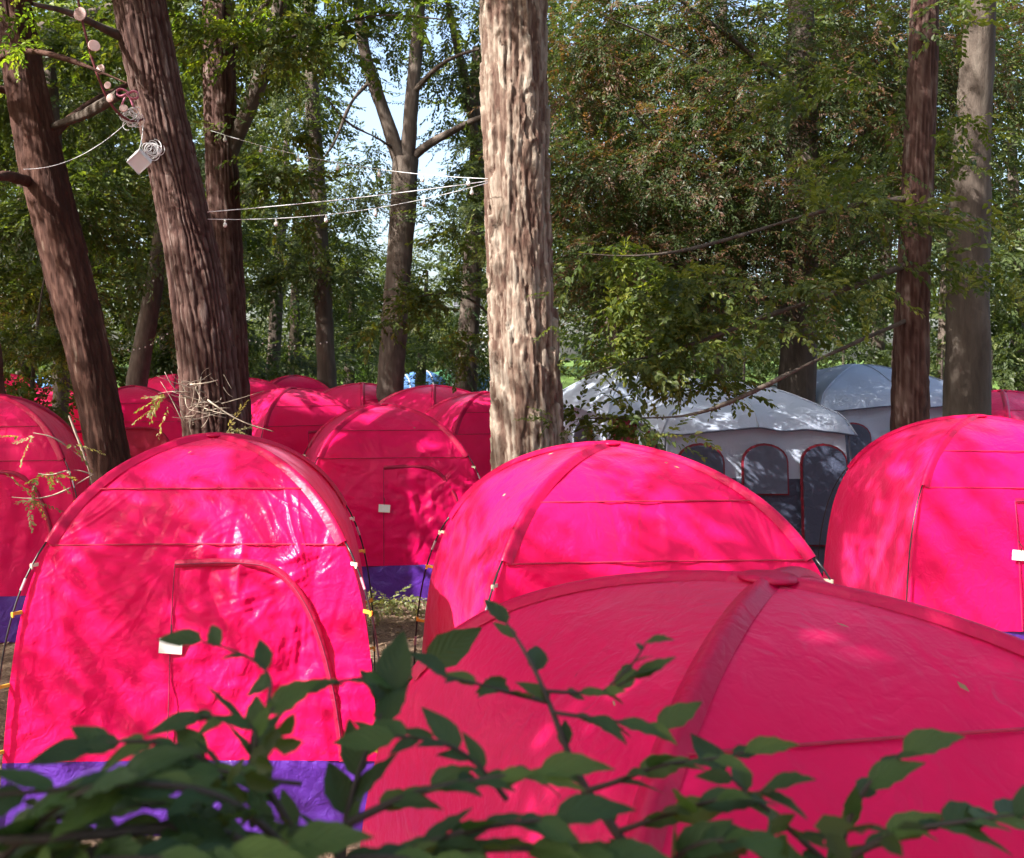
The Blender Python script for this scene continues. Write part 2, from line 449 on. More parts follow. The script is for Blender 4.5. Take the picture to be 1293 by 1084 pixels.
def bark_disp(kind, th, zz, R, seed):
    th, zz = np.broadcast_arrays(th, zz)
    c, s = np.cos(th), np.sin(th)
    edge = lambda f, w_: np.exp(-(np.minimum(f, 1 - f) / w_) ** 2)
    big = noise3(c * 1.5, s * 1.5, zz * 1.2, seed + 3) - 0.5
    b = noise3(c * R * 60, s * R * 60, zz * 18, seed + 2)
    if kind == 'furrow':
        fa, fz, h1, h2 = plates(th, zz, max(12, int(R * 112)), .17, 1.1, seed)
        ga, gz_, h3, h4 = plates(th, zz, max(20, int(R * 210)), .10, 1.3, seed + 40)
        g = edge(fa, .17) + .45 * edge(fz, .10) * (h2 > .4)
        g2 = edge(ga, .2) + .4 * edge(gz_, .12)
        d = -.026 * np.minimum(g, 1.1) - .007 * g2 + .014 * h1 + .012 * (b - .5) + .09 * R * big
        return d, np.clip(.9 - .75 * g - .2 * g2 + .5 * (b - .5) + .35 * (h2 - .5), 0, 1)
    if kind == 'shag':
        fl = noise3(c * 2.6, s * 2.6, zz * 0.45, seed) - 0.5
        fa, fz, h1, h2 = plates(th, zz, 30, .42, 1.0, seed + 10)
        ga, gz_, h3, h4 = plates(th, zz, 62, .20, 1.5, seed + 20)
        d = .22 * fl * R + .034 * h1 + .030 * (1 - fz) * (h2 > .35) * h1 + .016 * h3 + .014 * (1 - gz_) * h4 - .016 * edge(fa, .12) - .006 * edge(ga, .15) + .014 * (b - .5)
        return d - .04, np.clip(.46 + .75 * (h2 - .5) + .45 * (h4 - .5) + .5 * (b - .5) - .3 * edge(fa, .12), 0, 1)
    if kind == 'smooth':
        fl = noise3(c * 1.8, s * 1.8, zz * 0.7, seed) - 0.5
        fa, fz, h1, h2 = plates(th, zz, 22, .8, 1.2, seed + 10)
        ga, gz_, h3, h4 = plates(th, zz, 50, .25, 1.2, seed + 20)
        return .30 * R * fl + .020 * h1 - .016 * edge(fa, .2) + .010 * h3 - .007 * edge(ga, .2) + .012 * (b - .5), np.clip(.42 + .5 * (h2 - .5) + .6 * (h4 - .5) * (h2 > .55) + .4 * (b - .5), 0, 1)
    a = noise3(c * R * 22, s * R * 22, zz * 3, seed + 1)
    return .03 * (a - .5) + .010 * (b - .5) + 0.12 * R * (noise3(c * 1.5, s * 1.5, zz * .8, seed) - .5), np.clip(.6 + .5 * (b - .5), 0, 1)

def trunk_mesh(name, pts, rad, mat, parent, org, kind='rough', k=24, n=60, seed=0, flare=0.0):
    pr = np.concatenate([np.asarray(pts, float), np.asarray(rad, float)[:, None]], 1)
    sm = smooth_path(pr, n)
    c, r = sm[:, :3], sm[:, 3].copy()
    if flare:
        h = c[:, 2] - c[:, 2].min()
        r *= 1 + flare * np.exp(-h / 0.35)
    T, A, B = frames(c)
    th = np.arange(k) * 2 * np.pi / k
    zz = np.concatenate([[0], np.cumsum(np.linalg.norm(np.diff(c, axis=0), axis=1))])
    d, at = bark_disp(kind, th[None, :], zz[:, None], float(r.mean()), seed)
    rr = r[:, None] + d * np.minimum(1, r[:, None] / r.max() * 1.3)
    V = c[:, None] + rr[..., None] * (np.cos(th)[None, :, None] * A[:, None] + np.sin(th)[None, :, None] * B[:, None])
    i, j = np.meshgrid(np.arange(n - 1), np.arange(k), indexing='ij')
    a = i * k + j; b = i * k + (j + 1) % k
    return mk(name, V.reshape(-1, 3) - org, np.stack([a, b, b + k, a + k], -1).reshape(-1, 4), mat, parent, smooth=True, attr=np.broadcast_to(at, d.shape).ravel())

def spray_template(nl=20, L=0.5, leaf=0.075, seed=0, wide=0.5, fine=False):
    r = np.random.default_rng(seed)
    V, F, R = [], [], []
    for q in range(nl):
        s = (q + 0.5) / nl
        side = 1 if q % 2 else -1
        base = np.array((s * L, side * 0.004, -0.10 * L * s * s + r.normal() * 0.006))
        a = side * (0.95 - 0.55 * s) + r.normal() * 0.22
        d = np.array((math.cos(a), math.sin(a), -0.25 + r.normal() * 0.28)); d /= np.linalg.norm(d)
        up = np.array((r.normal() * 0.35, r.normal() * 0.35, 1.0))
        sd = np.cross(up, d); sd /= np.linalg.norm(sd)
        n_ = np.cross(d, sd)
        l = leaf * r.uniform(0.7, 1.15) * (1.05 - 0.25 * s)
        w_ = l * wide * 0.5
        o = len(V)
        if fine:
            V += [base, base + d * l * .3 + sd * w_ + n_ * l * .08, base + d * l * .3 - sd * w_ + n_ * l * .08,
                  base + d * l * .72 + sd * w_ * .75 + n_ * l * .04, base + d * l * .72 - sd * w_ * .75 + n_ * l * .04, base + d * l - n_ * l * .08]
            F += [(o, o + 2, o + 4, o + 5), (o, o + 5, o + 3, o + 1)]
            R += [q] * 6
        else:
            V += [base, base + d * l * .42 + sd * w_ + n_ * l * .09, base + d * l, base + d * l * .42 - sd * w_ + n_ * l * .09]
            F += [(o, o + 1, o + 2), (o, o + 2, o + 3)]
            R += [q] * 4
    return np.array(V), np.array(F), np.array(R)

TPL = [spray_template(20, 0.5, 0.08, s) for s in range(6)]
TPL_FINE = [spray_template(18, 0.5, 0.085, 20 + s, 0.56, True) for s in range(6)]
TPL_NEEDLE = [spray_template(34, 0.6, 0.062, 40 + s, 0.34) for s in range(6)]

def foliage(pos, dirs, size, rng, tpl=TPL, tint=(0.5, 0.18), droop=0.35):
    """sprays of leaves at pos pointing along dirs; returns verts, faces, tint"""
    V, F, A, o = [], [], [], 0
    n = len(pos)
    which = rng.integers(0, len(tpl), n)
    for k, (tv, tf_, tr) in enumerate(tpl):
        sel = which == k
        m_ = int(sel.sum())
        if not m_:
            continue
        d = dirs[sel] + rng.normal(0, 0.25, (m_, 3))
        d[:, 2] -= droop * rng.random(m_)
        d /= np.linalg.norm(d, axis=1)[:, None] + 1e-9
        up = rng.normal(0, 0.35, (m_, 3)); up[:, 2] += 1
        y = np.cross(up, d); y /= np.linalg.norm(y, axis=1)[:, None] + 1e-9
        z = np.cross(d, y)
        sc = (size * rng.uniform(0.7, 1.3, m_))[:, None, None]
        R = np.stack([d, y, z], -1)
        W = np.einsum('nij,kj->nki', R, tv) * sc + pos[sel][:, None]
        V.append(W.reshape(-1, 3))
        F.append((tf_[None] + (np.arange(m_) * len(tv))[:, None, None]).reshape(-1, tf_.shape[1]) + o)
        base = rng.normal(tint[0], tint[1], m_)[:, None]
        jit = rng.normal(0, 0.12, (m_, tr.max() + 1))[:, tr]
        A.append(np.clip(base + jit, 0.01, 0.99).ravel())
        o += m_ * len(tv)
    return np.concatenate(V), np.concatenate(F), np.concatenate(A)

SUNV = np.array(SUN)
LIT = []                                                 # spots lit by cutting leaf sprays away towards the sun: (point, radius)
def keep_gaps(pos, rng, size=1.0):
    keep = np.ones(len(pos), bool)
    for q, r in LIT:
        d = pos - np.asarray(q)
        along = d @ SUNV
        dist = np.linalg.norm(d - along[:, None] * SUNV, axis=1)
        keep &= ~((along > 0.5) & (dist < r * rng.uniform(0.8, 1.1, len(pos)) + .10 * size + .16 * max(0, size - 1.6)))
    return pos[keep], keep

def crown(parent, org, blobs, mat, seed, size=1.0, tpl=TPL, tint=(0.5, 0.18), droop=0.35, gaps=True, name='crown', mul=1.0):
    """leaf sprays in clumps through the blobs: (centre, radii, number of sprays)"""
    rng = np.random.default_rng(seed)
    Ps, Ds = [], []
    for c, r, n in blobs:
        n = int(n * mul)
        c = np.asarray(c, float); r = np.broadcast_to(np.asarray(r, float), (3,))
        ncl = max(3, n // 14)
        u = rng.normal(size=(ncl, 3)); u /= np.linalg.norm(u, axis=1)[:, None]
        cc = u * (rng.random(ncl) ** 0.45)[:, None]      # clump centres
        which = rng.integers(0, ncl, n)
        spread = 0.20 * rng.uniform(0.5, 1.5, ncl)
        off = rng.normal(size=(n, 3)) * spread[which][:, None]
        off[:, 2] *= 0.4
        q = cc[which] + off
        Ps.append(c + q * r)
        d = q * np.array((1, 1, 0.35)) + rng.normal(0, 0.3, (n, 3)) * np.array((1, 1, 0.4))
        Ds.append(d)
    Pp, Dd = np.concatenate(Ps), np.concatenate(Ds)
    if gaps:
        P2, k = keep_gaps(Pp, rng, size)
        if len(P2) > 12:
            Pp, Dd = P2, Dd[k]
    k = Pp[:, 2] > gz(Pp[:, 0], Pp[:, 1]) + 0.1
    Pp, Dd = Pp[k], Dd[k]
    # keep foliage off the camera
    k = (np.linalg.norm(Pp - np.array((0, 0, CAM_H)), axis=1) > 2.2) | ((Pp[:, 0] < -2) & (Pp[:, 1] < 1))
    Pp, Dd = Pp[k], Dd[k]
    V, F, A = foliage(Pp, Dd, size, rng, tpl, tint, droop)
    return mk(name, V - org, F, mat, parent, attr=A)

def P_path(pix, Y, width_px):
    pts = [P(a, b, Y if np.isscalar(Y) else Y[k]) for k, (a, b) in enumerate(pix)]
    Ys = [Y if np.isscalar(Y) else Y[k] for k in range(len(pix))]
    rad = [wd * yy / FPX / 2 for wd, yy in zip(width_px, Ys)]
    return pts, rad

def tree_at(name, base, **kw):
    b_ = np.array((base[0], base[1], float(gz(base[0], base[1]))))
    return empty(name, tuple(b_), **kw), b_

def limb(parent, org, pts, r0, r1, mat, seed=0, n=24, k=10, name='limb', kind='rough'):
    rad = np.linspace(r0, r1, len(pts))
    return trunk_mesh(name, pts, rad, mat, parent, org, kind, k, n, seed)

# targets that the sun reaches through the leaves
def lit(px, py, Y, r):
    LIT.append((P(px, py, Y), r))
for a_ in [(300, 600, 6.2, .26), (345, 650, 6.0, .34), (285, 655, 5.9, .26), (390, 650, 6.0, .28), (310, 770, 5.5, .40), (370, 790, 5.5, .30), (265, 745, 5.6, .26), (350, 850, 5.4, .40), (240, 800, 5.5, .22),
           (250, 900, 5.4, .36), (165, 745, 5.6, .17), (195, 800, 5.5, .18), (410, 720, 5.6, .28), (445, 800, 5.5, .25), (300, 1000, 5.4, .25), (130, 597, 6.4, .16), (90, 640, 6.2, .12), (40, 900, 5.4, .10), (130, 925, 5.4, .24), (60, 960, 5.4, .14),
           (800, 470, 10.8, .4), (750, 400, 10.9, .3), (820, 530, 10, .3), (524, 490, 44, 1.2), (345, 468, 50, 2.5), (732, 545, 32, 1.2), (600, 640, 6.0, .5), (650, 600, 6.2, .45), (560, 760, 5.7, .4), (600, 700, 5.9, .5), (580, 790, 5.6, .35), (760, 330, 11, .4), (850, 330, 11, .4), (800, 420, 11, .4), (760, 90, 15, .6), (840, 200, 15, .6), (870, 90, 15, .5), (100, 230, 15, .6), (400, 330, 20, 1.0),
           (630, 630, 6.3, .35), (575, 720, 5.8, .3), (600, 800, 5.5, .22), (690, 590, 6.1, .22), (820, 640, 5.6, .22), (860, 700, 5.4, .18),
           (420, 620, 11.3, .35), (500, 560, 11.6, .3), (470, 700, 11, .35), (540, 700, 11, .2), (590, 900, 2.5, .14), (605, 860, 2.6, .12),
           (360, 540, 16, .5), (425, 540, 16, .3), (640, 60, 9.4, .28), (640, 160, 9.4, .25), (635, 260, 9.4, .3), (640, 350, 9.4, .25), (650, 450, 9.4, .35), (655, 540, 9.4, .3),
           (165, 60, 9, .2), (200, 180, 8.8, .35), (215, 260, 8.8, .35), (230, 350, 8.8, .35), (240, 440, 8.8, .38), (250, 520, 8.8, .35),
           (110, 520, 9.4, .10), (130, 570, 9.4, .10), (60, 300, 9.4, .12), (40, 180, 9.4, .10), (180, 200, 8.6, .15),
           (500, 840, 9.5, .4), (480, 820, 8.8, .4)]:
    lit(*a_)

# --- trunk 1: leaning reddish tree at the left
tr1, og = tree_at('leaning_tree', (-2.17, 9.6), label='reddish smooth-barked leaning tree behind the big pink tent, leftmost of the near trunks', cat='tree')
p_, r_ = P_path([(-5, -160), (8, -50), (22, 60), (50, 200), (80, 330), (110, 440), (130, 540), (148, 640), (158, 800)], 9.6, [34, 40, 44, 52, 56, 52, 50, 54, 62])
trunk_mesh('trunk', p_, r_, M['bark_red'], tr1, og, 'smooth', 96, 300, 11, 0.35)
limb(tr1, og, [P(45, 232, 9.6), P(25, 220, 9.5), P(-20, 226, 8.2), P(-90, 190, 8.9)], .055, .03, M['bark_red'], 2)
limb(tr1, og, [P(15, 115, 9.6), P(-15, 112, 9.5), P(-60, 80, 9.2)], .04, .02, M['bark_red'], 3)
limb(tr1, og, [P(50, 195, 9.7), P(95, 135, 10.1), P(140, 120, 10.4), P(190, 90, 10.9)], .045, .02, M['bark_red'], 4)
crown(tr1, og, [((-2.6, 8.0, 9.7), (2.2, 2.2, 2.2), 380), ((-4.6, 7.0, 7.6), (1.8, 2.0, 1.6), 240)], M['leaf'], 101, 1.6, mul=1.8)

# --- trunk 2: thick furrowed trunk left of the middle
tr2, og = tree_at('furrowed_tree', (-1.2, 9.0), label='thick dark furrowed trunk with a box lantern tied to it, behind the big pink tent', cat='tree')
p_, r_ = P_path([(150, -170), (165, -60), (181, 40), (205, 150), (228, 250), (248, 350), (262, 450), (271, 540), (277, 660), (280, 830)], 9.0, [64, 66, 66, 62, 62, 70, 72, 78, 84, 92])
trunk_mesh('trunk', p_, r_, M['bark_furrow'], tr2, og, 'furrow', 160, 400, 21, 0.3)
limb(tr2, og, [P(160, 50, 9.0), P(130, 38, 8.8), P(90, 15, 8.5), P(40, 5, 8.0)], .05, .015, M['bark_dark'], 5)
limb(tr2, og, [P(150, 120, 9.0), P(100, 152, 9.3), P(60, 160, 9.6), P(20, 190, 10)], .05, .02, M['bark_dark'], 6)
crown(tr2, og, [((-1.9, 8.4, 8.2), (2.0, 2.2, 1.9), 360), ((-3.4, 7.0, 9.4), (2.4, 2.4, 1.8), 300)], M['leaf'], 102, 1.6, mul=1.8)
rg = np.random.default_rng(5)
tw = MB()
for _ in range(46):
    c = P(rg.uniform(232, 285), rg.normal(508, 16), 8.72 + rg.uniform(-.02, .08))
    d = np.array((rg.normal(-.05, .12), -abs(rg.normal(0.05, .08)), rg.normal(0.03, .08)))
    pts = [c, c + d * .5 + rg.normal(0, .012, 3), c + d + rg.normal(0, .02, 3), c + d * 1.5 + rg.normal(0, .035, 3)]
    tw.tube(smooth_path(pts, 6), np.linspace(.0045, .0015, 6), 4)
tw.tube(smooth_path([P(262, 505, 8.65), P(285, 522, 8.6), P(310, 535, 8.55), P(345, 545, 8.4)], 14), np.linspace(.008, .003, 14), 5)
tw.tube(smooth_path([P(240, 486, 8.66), P(262, 484, 8.63), P(275, 480, 8.66)], 10), np.linspace(.008, .004, 10), 5)
tw.tube(smooth_path([P(240, 505, 8.66), P(218, 490, 8.55), P(208, 470, 8.5)], 10), np.linspace(.007, .003, 10), 5)
tw.build('dry_twigs', M['twig'], tr2, True).location = -og
crown(tr2, og, [(P(215, 508, 8.5), (.12, .08, .10), 5), (P(285, 548, 8.7), (.1, .05, .05), 4), (P(210, 490, 8.4), (.06, .06, .08), 2)], M['leaf_pale'], 133, .5, TPL_FINE, (.7, .2), gaps=False, name='basal_shoots')['kind'] = 'stuff'

# --- trunk 3: straight trunk behind it
tr3, og = tree_at('straight_tree', (-1.75, 12.5), label='straight grey trunk close behind the thick furrowed trunk', cat='tree')
p_, r_ = P_path([(272, -150), (274, -60), (277, 100), (281, 250), (288, 380), (293, 500), (296, 720)], 12.5, [36, 39, 41, 42, 44, 46, 52])
trunk_mesh('trunk', p_, r_, M['bark_furrow'], tr3, og, 'furrow', 64, 200, 31, 0.3)
limb(tr3, og, [P(284, 210, 12.5), P(302, 165, 12.4), P(322, 120, 12.3), P(342, 60, 12.2), P(358, -20, 12.1)], .10, .09, M['bark_dark'], 7, 40, 14)
limb(tr3, og, [P(300, 60, 12.5), P(330, 10, 12.0), P(345, -8, 11.8), P(380, -25, 11.5)], .04, .02, M['bark_dark'], 8)
crown(tr3, og, [(P(330, -40, 12), (2.4, 2.0, 1.2), 260), (P(340, 215, 12.6), (.75, .8, .75), 60), (P(365, 60, 11), (.9, .8, .35), 44), (P(265, 40, 13.4), (.7, .6, .7), 40)], M['leaf'], 103, 1.1, TPL_FINE, (.55, .2), mul=1.7)

# --- the forked tree against the sky
tr4, og = tree_at('forked_tree', (0.5, 17.5), label='forked tree standing against the bright gap in the leaves', cat='tree')
Yf = 17.5
p_, r_ = P_path([(512, 200), (509, 260), (504, 330), (498, 400), (494, 470), (490, 560), (488, 660)][::1], Yf, [34, 32, 32, 32, 33, 36, 40])
trunk_mesh('trunk', p_, r_, M['bark_dark'], tr4, og, 'rough', 26, 80, 41)
limb(tr4, og, [P(510, 215, Yf), P(497, 180, Yf), P(484, 140, Yf), P(466, 90, Yf - .2), P(456, 50, Yf - .3), P(450, -30, Yf - .4)], .13, .08, M['bark_dark'], 9, 40, 16)
limb(tr4, og, [P(513, 215, Yf), P(517, 170, Yf), P(521, 120, Yf), P(527, 50, Yf), P(533, -40, Yf)], .14, .09, M['bark_dark'], 10, 40, 16)
limb(tr4, og, [P(515, 205, Yf), P(530, 188, Yf), P(560, 172, Yf - .2), P(600, 150, Yf - .4), P(640, 140, Yf - .6)], .085, .035, M['bark_dark'], 11, 40, 12)
limb(tr4, og, [P(520, 120, Yf), P(545, 90, Yf - .4), P(575, 70, Yf - .8), P(605, 62, Yf - 1)], .05, .02, M['bark_dark'], 12, 30, 10)
limb(tr4, og, [P(470, 100, Yf), P(440, 130, Yf - .4), P(425, 180, Yf - .6), P(400, 210, Yf - 1)], .035, .012, M['bark_dark'], 13, 30, 8)
limb(tr4, og, [P(500, 190, Yf), P(470, 170, Yf - .4), P(440, 160, Yf - .6), P(410, 120, Yf - 1)], .03, .01, M['bark_dark'], 14, 30, 8)
crown(tr4, og, [(P(500, -60, Yf), (3.6, 3, 1.6), 300), (P(430, 80, Yf + 1), (1.1, 1.0, 1.2), 55), (P(570, 90, Yf + 1), (.9, 1, 1.0), 62), (P(585, 30, Yf), (.8, 1, .6), 34),
                (P(460, 195, Yf + 1), (1.2, 1, .5), 46), (P(490, 40, Yf + 1.5), (1.2, 1, .5), 30), (P(590, 200, Yf + .5), (.55, .8, .6), 42),
                (P(450, 250, Yf + .5), (1.1, .8, .25), 40), (P(570, 260, Yf), (.7, .8, .5), 60)], M['leaf_far'], 104, 1.0, TPL, (.35, .2), mul=2.3)

# --- ivy tree and the thin tree in the middle distance
tr6, og = tree_at('ivy_clad_tree', (2.0, 19.5), label='dark ivy-clad trunk left of the pale peeling trunk', cat='tree')
p_, r_ = P_path([(606, 60), (604, 200), (598, 330), (592, 400), (588, 490), (585, 610)], 19.5, [20, 22, 24, 26, 28, 30])
trunk_mesh('trunk', p_, r_, M['bark_dark'], tr6, og, 'rough', 16, 50, 51)
rg = np.random.default_rng(8)
tt = rg.random(420)
cpt = smooth_path(p_, 100)[(tt * 99).astype(int)]
ang = rg.random(420) * 6.283
ip = cpt + np.stack([np.cos(ang), np.sin(ang), 0 * ang], 1) * rg.uniform(.16, .30, 420)[:, None] * (0.6 + .5 * tt)[:, None]
V, F, A = foliage(ip, np.stack([np.cos(ang), np.sin(ang), -.8 + 0 * ang], 1), .55, rg, TPL, (.4, .25))
mk('ivy', V - og, F, M['leaf_ivy'], tr6, attr=A)
crown(tr6, og, [(P(640, -20, 19.5), (2.2, 2.4, 2.4), 200)], M['leaf_far'], 106, 1.3, mul=1.5)
limb(tr6, og, [P(604, 200, 19.5), P(590, 110, 19), P(572, 40, 18.6), P(560, -30, 18.2)], .09, .05, M['bark_dark'], 16)

tr5, og = tree_at('slender_tree', (-.7, 22), label='slender dark trunk in the middle distance left of the forked tree', cat='tree')
p_, r_ = P_path([(388, -40), (392, 80), (398, 200), (405, 320), (409, 400), (414, 490), (416, 590)], 22, [14, 17, 20, 22, 23, 24, 27])
trunk_mesh('trunk', p_, r_, M['bark_dark'], tr5, og, 'rough', 16, 60, 52)
crown(tr5, og, [(P(350, 90, 22), (1.2, 1.5, 2.2), 150), (P(400, 330, 22.4), (1.0, 1.2, 1.3), 130), (P(385, 210, 22.5), (.7, 1, 1.2), 60), (P(440, 360, 22), (1.0, 1, .8), 80)], M['leaf_far'], 107, 1.3, mul=2.0)

# --- trunk 7: the pale peeling trunk
tr7, og = tree_at('peeling_tree', (1.58, 9.6), label='pale shaggy peeling trunk lit on its left side, behind the right-hand pink tent', cat='tree')
p_, r_ = P_path([(645, -170), (648, -60), (650, 100), (652, 220), (654, 330), (660, 450), (667, 570), (670, 680), (672, 815)], 9.6, [82, 84, 84, 82, 80, 84, 92, 98, 108])
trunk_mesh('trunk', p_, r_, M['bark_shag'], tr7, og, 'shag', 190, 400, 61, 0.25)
crown(tr7, og, [((.4, 9.0, 8.6), (1.8, 2.0, 1.6), 200), ((2.4, 9.4, 8.8), (1.8, 1.8, 1.6), 240)], M['leaf'], 108, 1.6, mul=1.8)
crown(tr7, og, [(P(698, 400, 9.25), (.08, .08, .14), 9), (P(705, 545, 9.1), (.14, .1, .16), 10), (P(705, 470, 9.3), (.05, .06, .2), 7), (P(690, 372, 9.2), (.04, .06, .06), 3)], M['leaf'], 134, .45, TPL_FINE, (.6, .2), gaps=False, name='trunk_shoots')['kind'] = 'stuff'

# --- russet tree filling the upper right
tr8, og = tree_at('russet_tree', (6.6, 15.5), label='broad tree with dense mixed green and russet leaves filling the upper right', cat='tree')
p_, r_ = P_path([(1010, -80), (1012, 60), (1014, 200), (1012, 350), (1006, 480), (1002, 620)], 15.5, [28, 33, 36, 40, 44, 52])
trunk_mesh('trunk', p_, r_, M['bark_dark'], tr8, og, 'rough', 26, 90, 71)
for k_, (q, e) in enumerate([((1010, 320), [(930, 250), (850, 200), (790, 130)]), ((1012, 220), [(940, 130), (860, 60), (760, 20)]), ((1010, 400), [(930, 360), (860, 330), (780, 330)]), ((1012, 120), [(900, 30), (830, -20)]),
                             ((1012, 260), [(1080, 170), (1160, 120), (1250, 100)]), ((1012, 360), [(1090, 300), (1180, 280)])]):
    limb(tr8, og, [P(*q, 15.5)] + [P(x, y, 15.5 - .5 * i_ - .3) for i_, (x, y) in enumerate(e)],   .05, .008, M['bark_dark'], 80 + k_, 40, 10)
crown(tr8, og, [(P(760, 60, 15), (1.2, 1.4, 1.3), 230), (P(860, 40, 15.5), (1.3, 1.4, 1.3), 250), (P(770, 210, 15), (1.0, 1.3, 1.1), 220), (P(860, 200, 15.2), (1.2, 1.3, 1.2), 250), (P(780, 340, 15.4), (1.0, 1.2, .9), 200),
                (P(870, 340, 15.4), (1.2, 1.2, 1.0), 240), (P(960, 100, 15), (1.6, 1.4, 1.5), 260), (P(970, 280, 15), (1.4, 1.4, 1.3), 240), (P(1090, 60, 15), (1.8, 1.6, 1.6), 260), (P(1100, 230, 15), (1.6, 1.4, 1.2), 220), (P(720, 130, 16), (.8, 1, 1.2), 130), (P(1220, 100, 15), (1.6, 1.4, 1.4), 220)],
      M['leaf_copper'], 109, 1.35, TPL_NEEDLE, (.47, .22), .5, mul=2.0)

# --- tree whose leafy boughs hang over the cabin tents
tr9, og = tree_at('overhanging_tree', (6.2, 11.5), label='broad-leaved tree whose lit green boughs hang in front of the grey cabin tents', cat='tree')
p_, r_ = P_path([(1170, -80), (1165, 100), (1158, 260), (1150, 420), (1148, 560), (1150, 760)], 11.5, [30, 34, 37, 40, 44, 52])
trunk_mesh('trunk', p_, r_, M['bark_furrow'], tr9, og, 'furrow', 50, 140, 72, .3)
b1 = [P(1155, 330, 11.5), P(1060, 370, 11.2), P(960, 400, 11), P(870, 440, 10.8), P(790, 455, 10.6), P(725, 480, 10.4)]
b2 = [P(1155, 400, 11.5), P(1040, 450, 10.6), P(940, 500, 10.3), P(860, 540, 10.1), P(790, 520, 10.0), P(725, 530, 10.0)]
b3 = [P(1158, 250, 11.5), P(1050, 260, 11.3), P(930, 300, 11.2), P(820, 330, 11), P(730, 320, 10.9)]
limb(tr9, og, b1, .04, .006, M['bark_dark'], 91, 50, 10)
limb(tr9, og, b2, .024, .004, M['bark_dark'], 92, 50, 8)
limb(tr9, og, b3, .035, .005, M['bark_dark'], 93, 50, 10)
crown(tr9, og, [(P(730, 450, 10.6), (.28, .4, .42), 46), (P(780, 440, 10.6), (.4, .4, .18), 34), (P(850, 440, 10.7), (.5, .5, .2), 60), (P(890, 480, 10.8), (.3, .4, .18), 30), (P(760, 400, 10.9), (.5, .5, .4), 70), (P(830, 395, 11), (.5, .5, .35), 70), (P(900, 420, 11), (.4, .5, .3), 50),
                (P(790, 520, 10), (.22, .25, .08), 14), (P(830, 545, 10), (.30, .25, .06), 18), (P(730, 525, 10.1), (.2, .25, .2), 18), (P(745, 330, 11), (.5, .6, .4), 60), (P(860, 330, 11.2), (.6, .6, .4), 60), (P(975, 380, 11), (.8, .7, .7), 90), (P(1060, 300, 11), (.9, .8, .8), 100), (P(1150, 120, 11.5), (1.6, 1.4, 1.4), 170), (P(1230, 300, 11.5), (.9, .9, .9), 90)],
      M['leaf'], 110, .95, TPL_FINE, (.68, .18), .3, mul=1.0)

# --- more trunks of the middle distance
def bg_trunk(name, label, pix, Y, wd, blobs, seed, mat='leaf_far', tint=(.5, .18)):
    b0 = P(*pix[-1], Y)
    e_, og_ = tree_at(name, (b0[0], Y), label=label, cat='tree')
    pp, rr = P_path(pix, Y, wd)
    pp.append(np.array((pp[-1][0], Y, og_[2] - .05))); rr.append(rr[-1] * 1.1)
    trunk_mesh('trunk', pp, rr, M['bark_dark'], e_, og_, 'rough', 16, 60, seed)
    crown(e_, og_, blobs, M[mat], seed + 200, 1.6, TPL, tint, mul=1.7)
bg_trunk('bent_tree', 'short dark leaning trunk with fairy lights between the two left trunks', [(215, 200), (204, 300), (192, 380), (180, 440), (168, 490)], 20, [18, 20, 24, 25, 27], [(P(190, 250, 20), (1.6, 1.5, 1.8), 230), (P(120, 130, 20), (1.6, 1.5, 2.0), 220), (P(225, 385, 20.5), (.5, .8, .5), 50)], 61)
bg_trunk('shaded_tree', 'dark shaded trunk behind the leaning reddish tree', [(60, 60), (72, 200), (82, 340), (80, 420), (76, 470)], 15, [16, 18, 19, 19, 20], [(P(70, 250, 15.5), (1.0, 1.2, 1.4), 170), (P(30, 120, 15), (1.2, 1.2, 1.4), 170), (P(110, 80, 16), (1.1, 1.2, 1.2), 140), (P(40, 370, 15.6), (.8, .8, .7), 90)], 62, 'leaf', (.4, .2))
bg_trunk('inclined_tree', 'thin dark trunk inclined to the left above the cabin tents', [(735, 250), (748, 320), (766, 390), (785, 450), (797, 500)], 18, [11, 12, 14, 16, 17], [(P(730, 260, 18.5), (1.0, 1, 1.2), 120)], 63)
bg_trunk('thin_tree', 'thin upright dark trunk above the white cabin roof', [(806, 250), (808, 320), (815, 400), (824, 460), (828, 500)], 19, [9, 10, 12, 13, 14], [(P(830, 260, 19.5), (1.2, 1, 1.4), 140)], 64)
bg_trunk('edge_tree', 'dim slim trunk between the russet leaves and the white cabin tents', [(914, 0), (912, 150), (909, 300), (908, 420), (907, 500)], 17, [9, 10, 10, 11, 12], [(P(930, 380, 17.5), (1.0, 1, .8), 110)], 65)

# --- the wood behind: trees of one look
rg = np.random.default_rng(77)
WOOD = 'green-leaved tree in the dense wood beyond the rows of tents'
def wood_tree(px, Y, hgt, rad, n, seed, size=1.5, low=0.12, mat='leaf_far'):
    x = (px - CX) * Y / FPX
    e_, og_ = tree_at('wood_tree', (x, Y), label=WOOD, cat='tree', group='trees of the wood beyond the tents')
    r2 = np.random.default_rng(seed)
    lean = r2.normal(0, .4, 2)
    pts = [og_ + np.array((lean[0] * s, lean[1] * s, hgt * .8 * s)) for s in (0, .3, .6, 1)]
    trunk_mesh('trunk', pts, [.24, .2, .16, .06], M['bark_dark'], e_, og_, 'rough', 10, 24, seed)
    bl = []
    for k in range(7):
        f = low + (1 - low) * (k + .5) / 7
        rr = rad * (0.75 + .45 * math.sin(math.pi * f)) * .62
        a = k * 2.4 + r2.random()
        bl.append((og_ + np.array((math.cos(a) * rad * .42, math.sin(a) * rad * .42, hgt * f)), (rr, rr, hgt * .14), n // 7))
    crown(e_, og_, bl, M[mat], seed + 9, size, TPL, (.48, .22), .4)
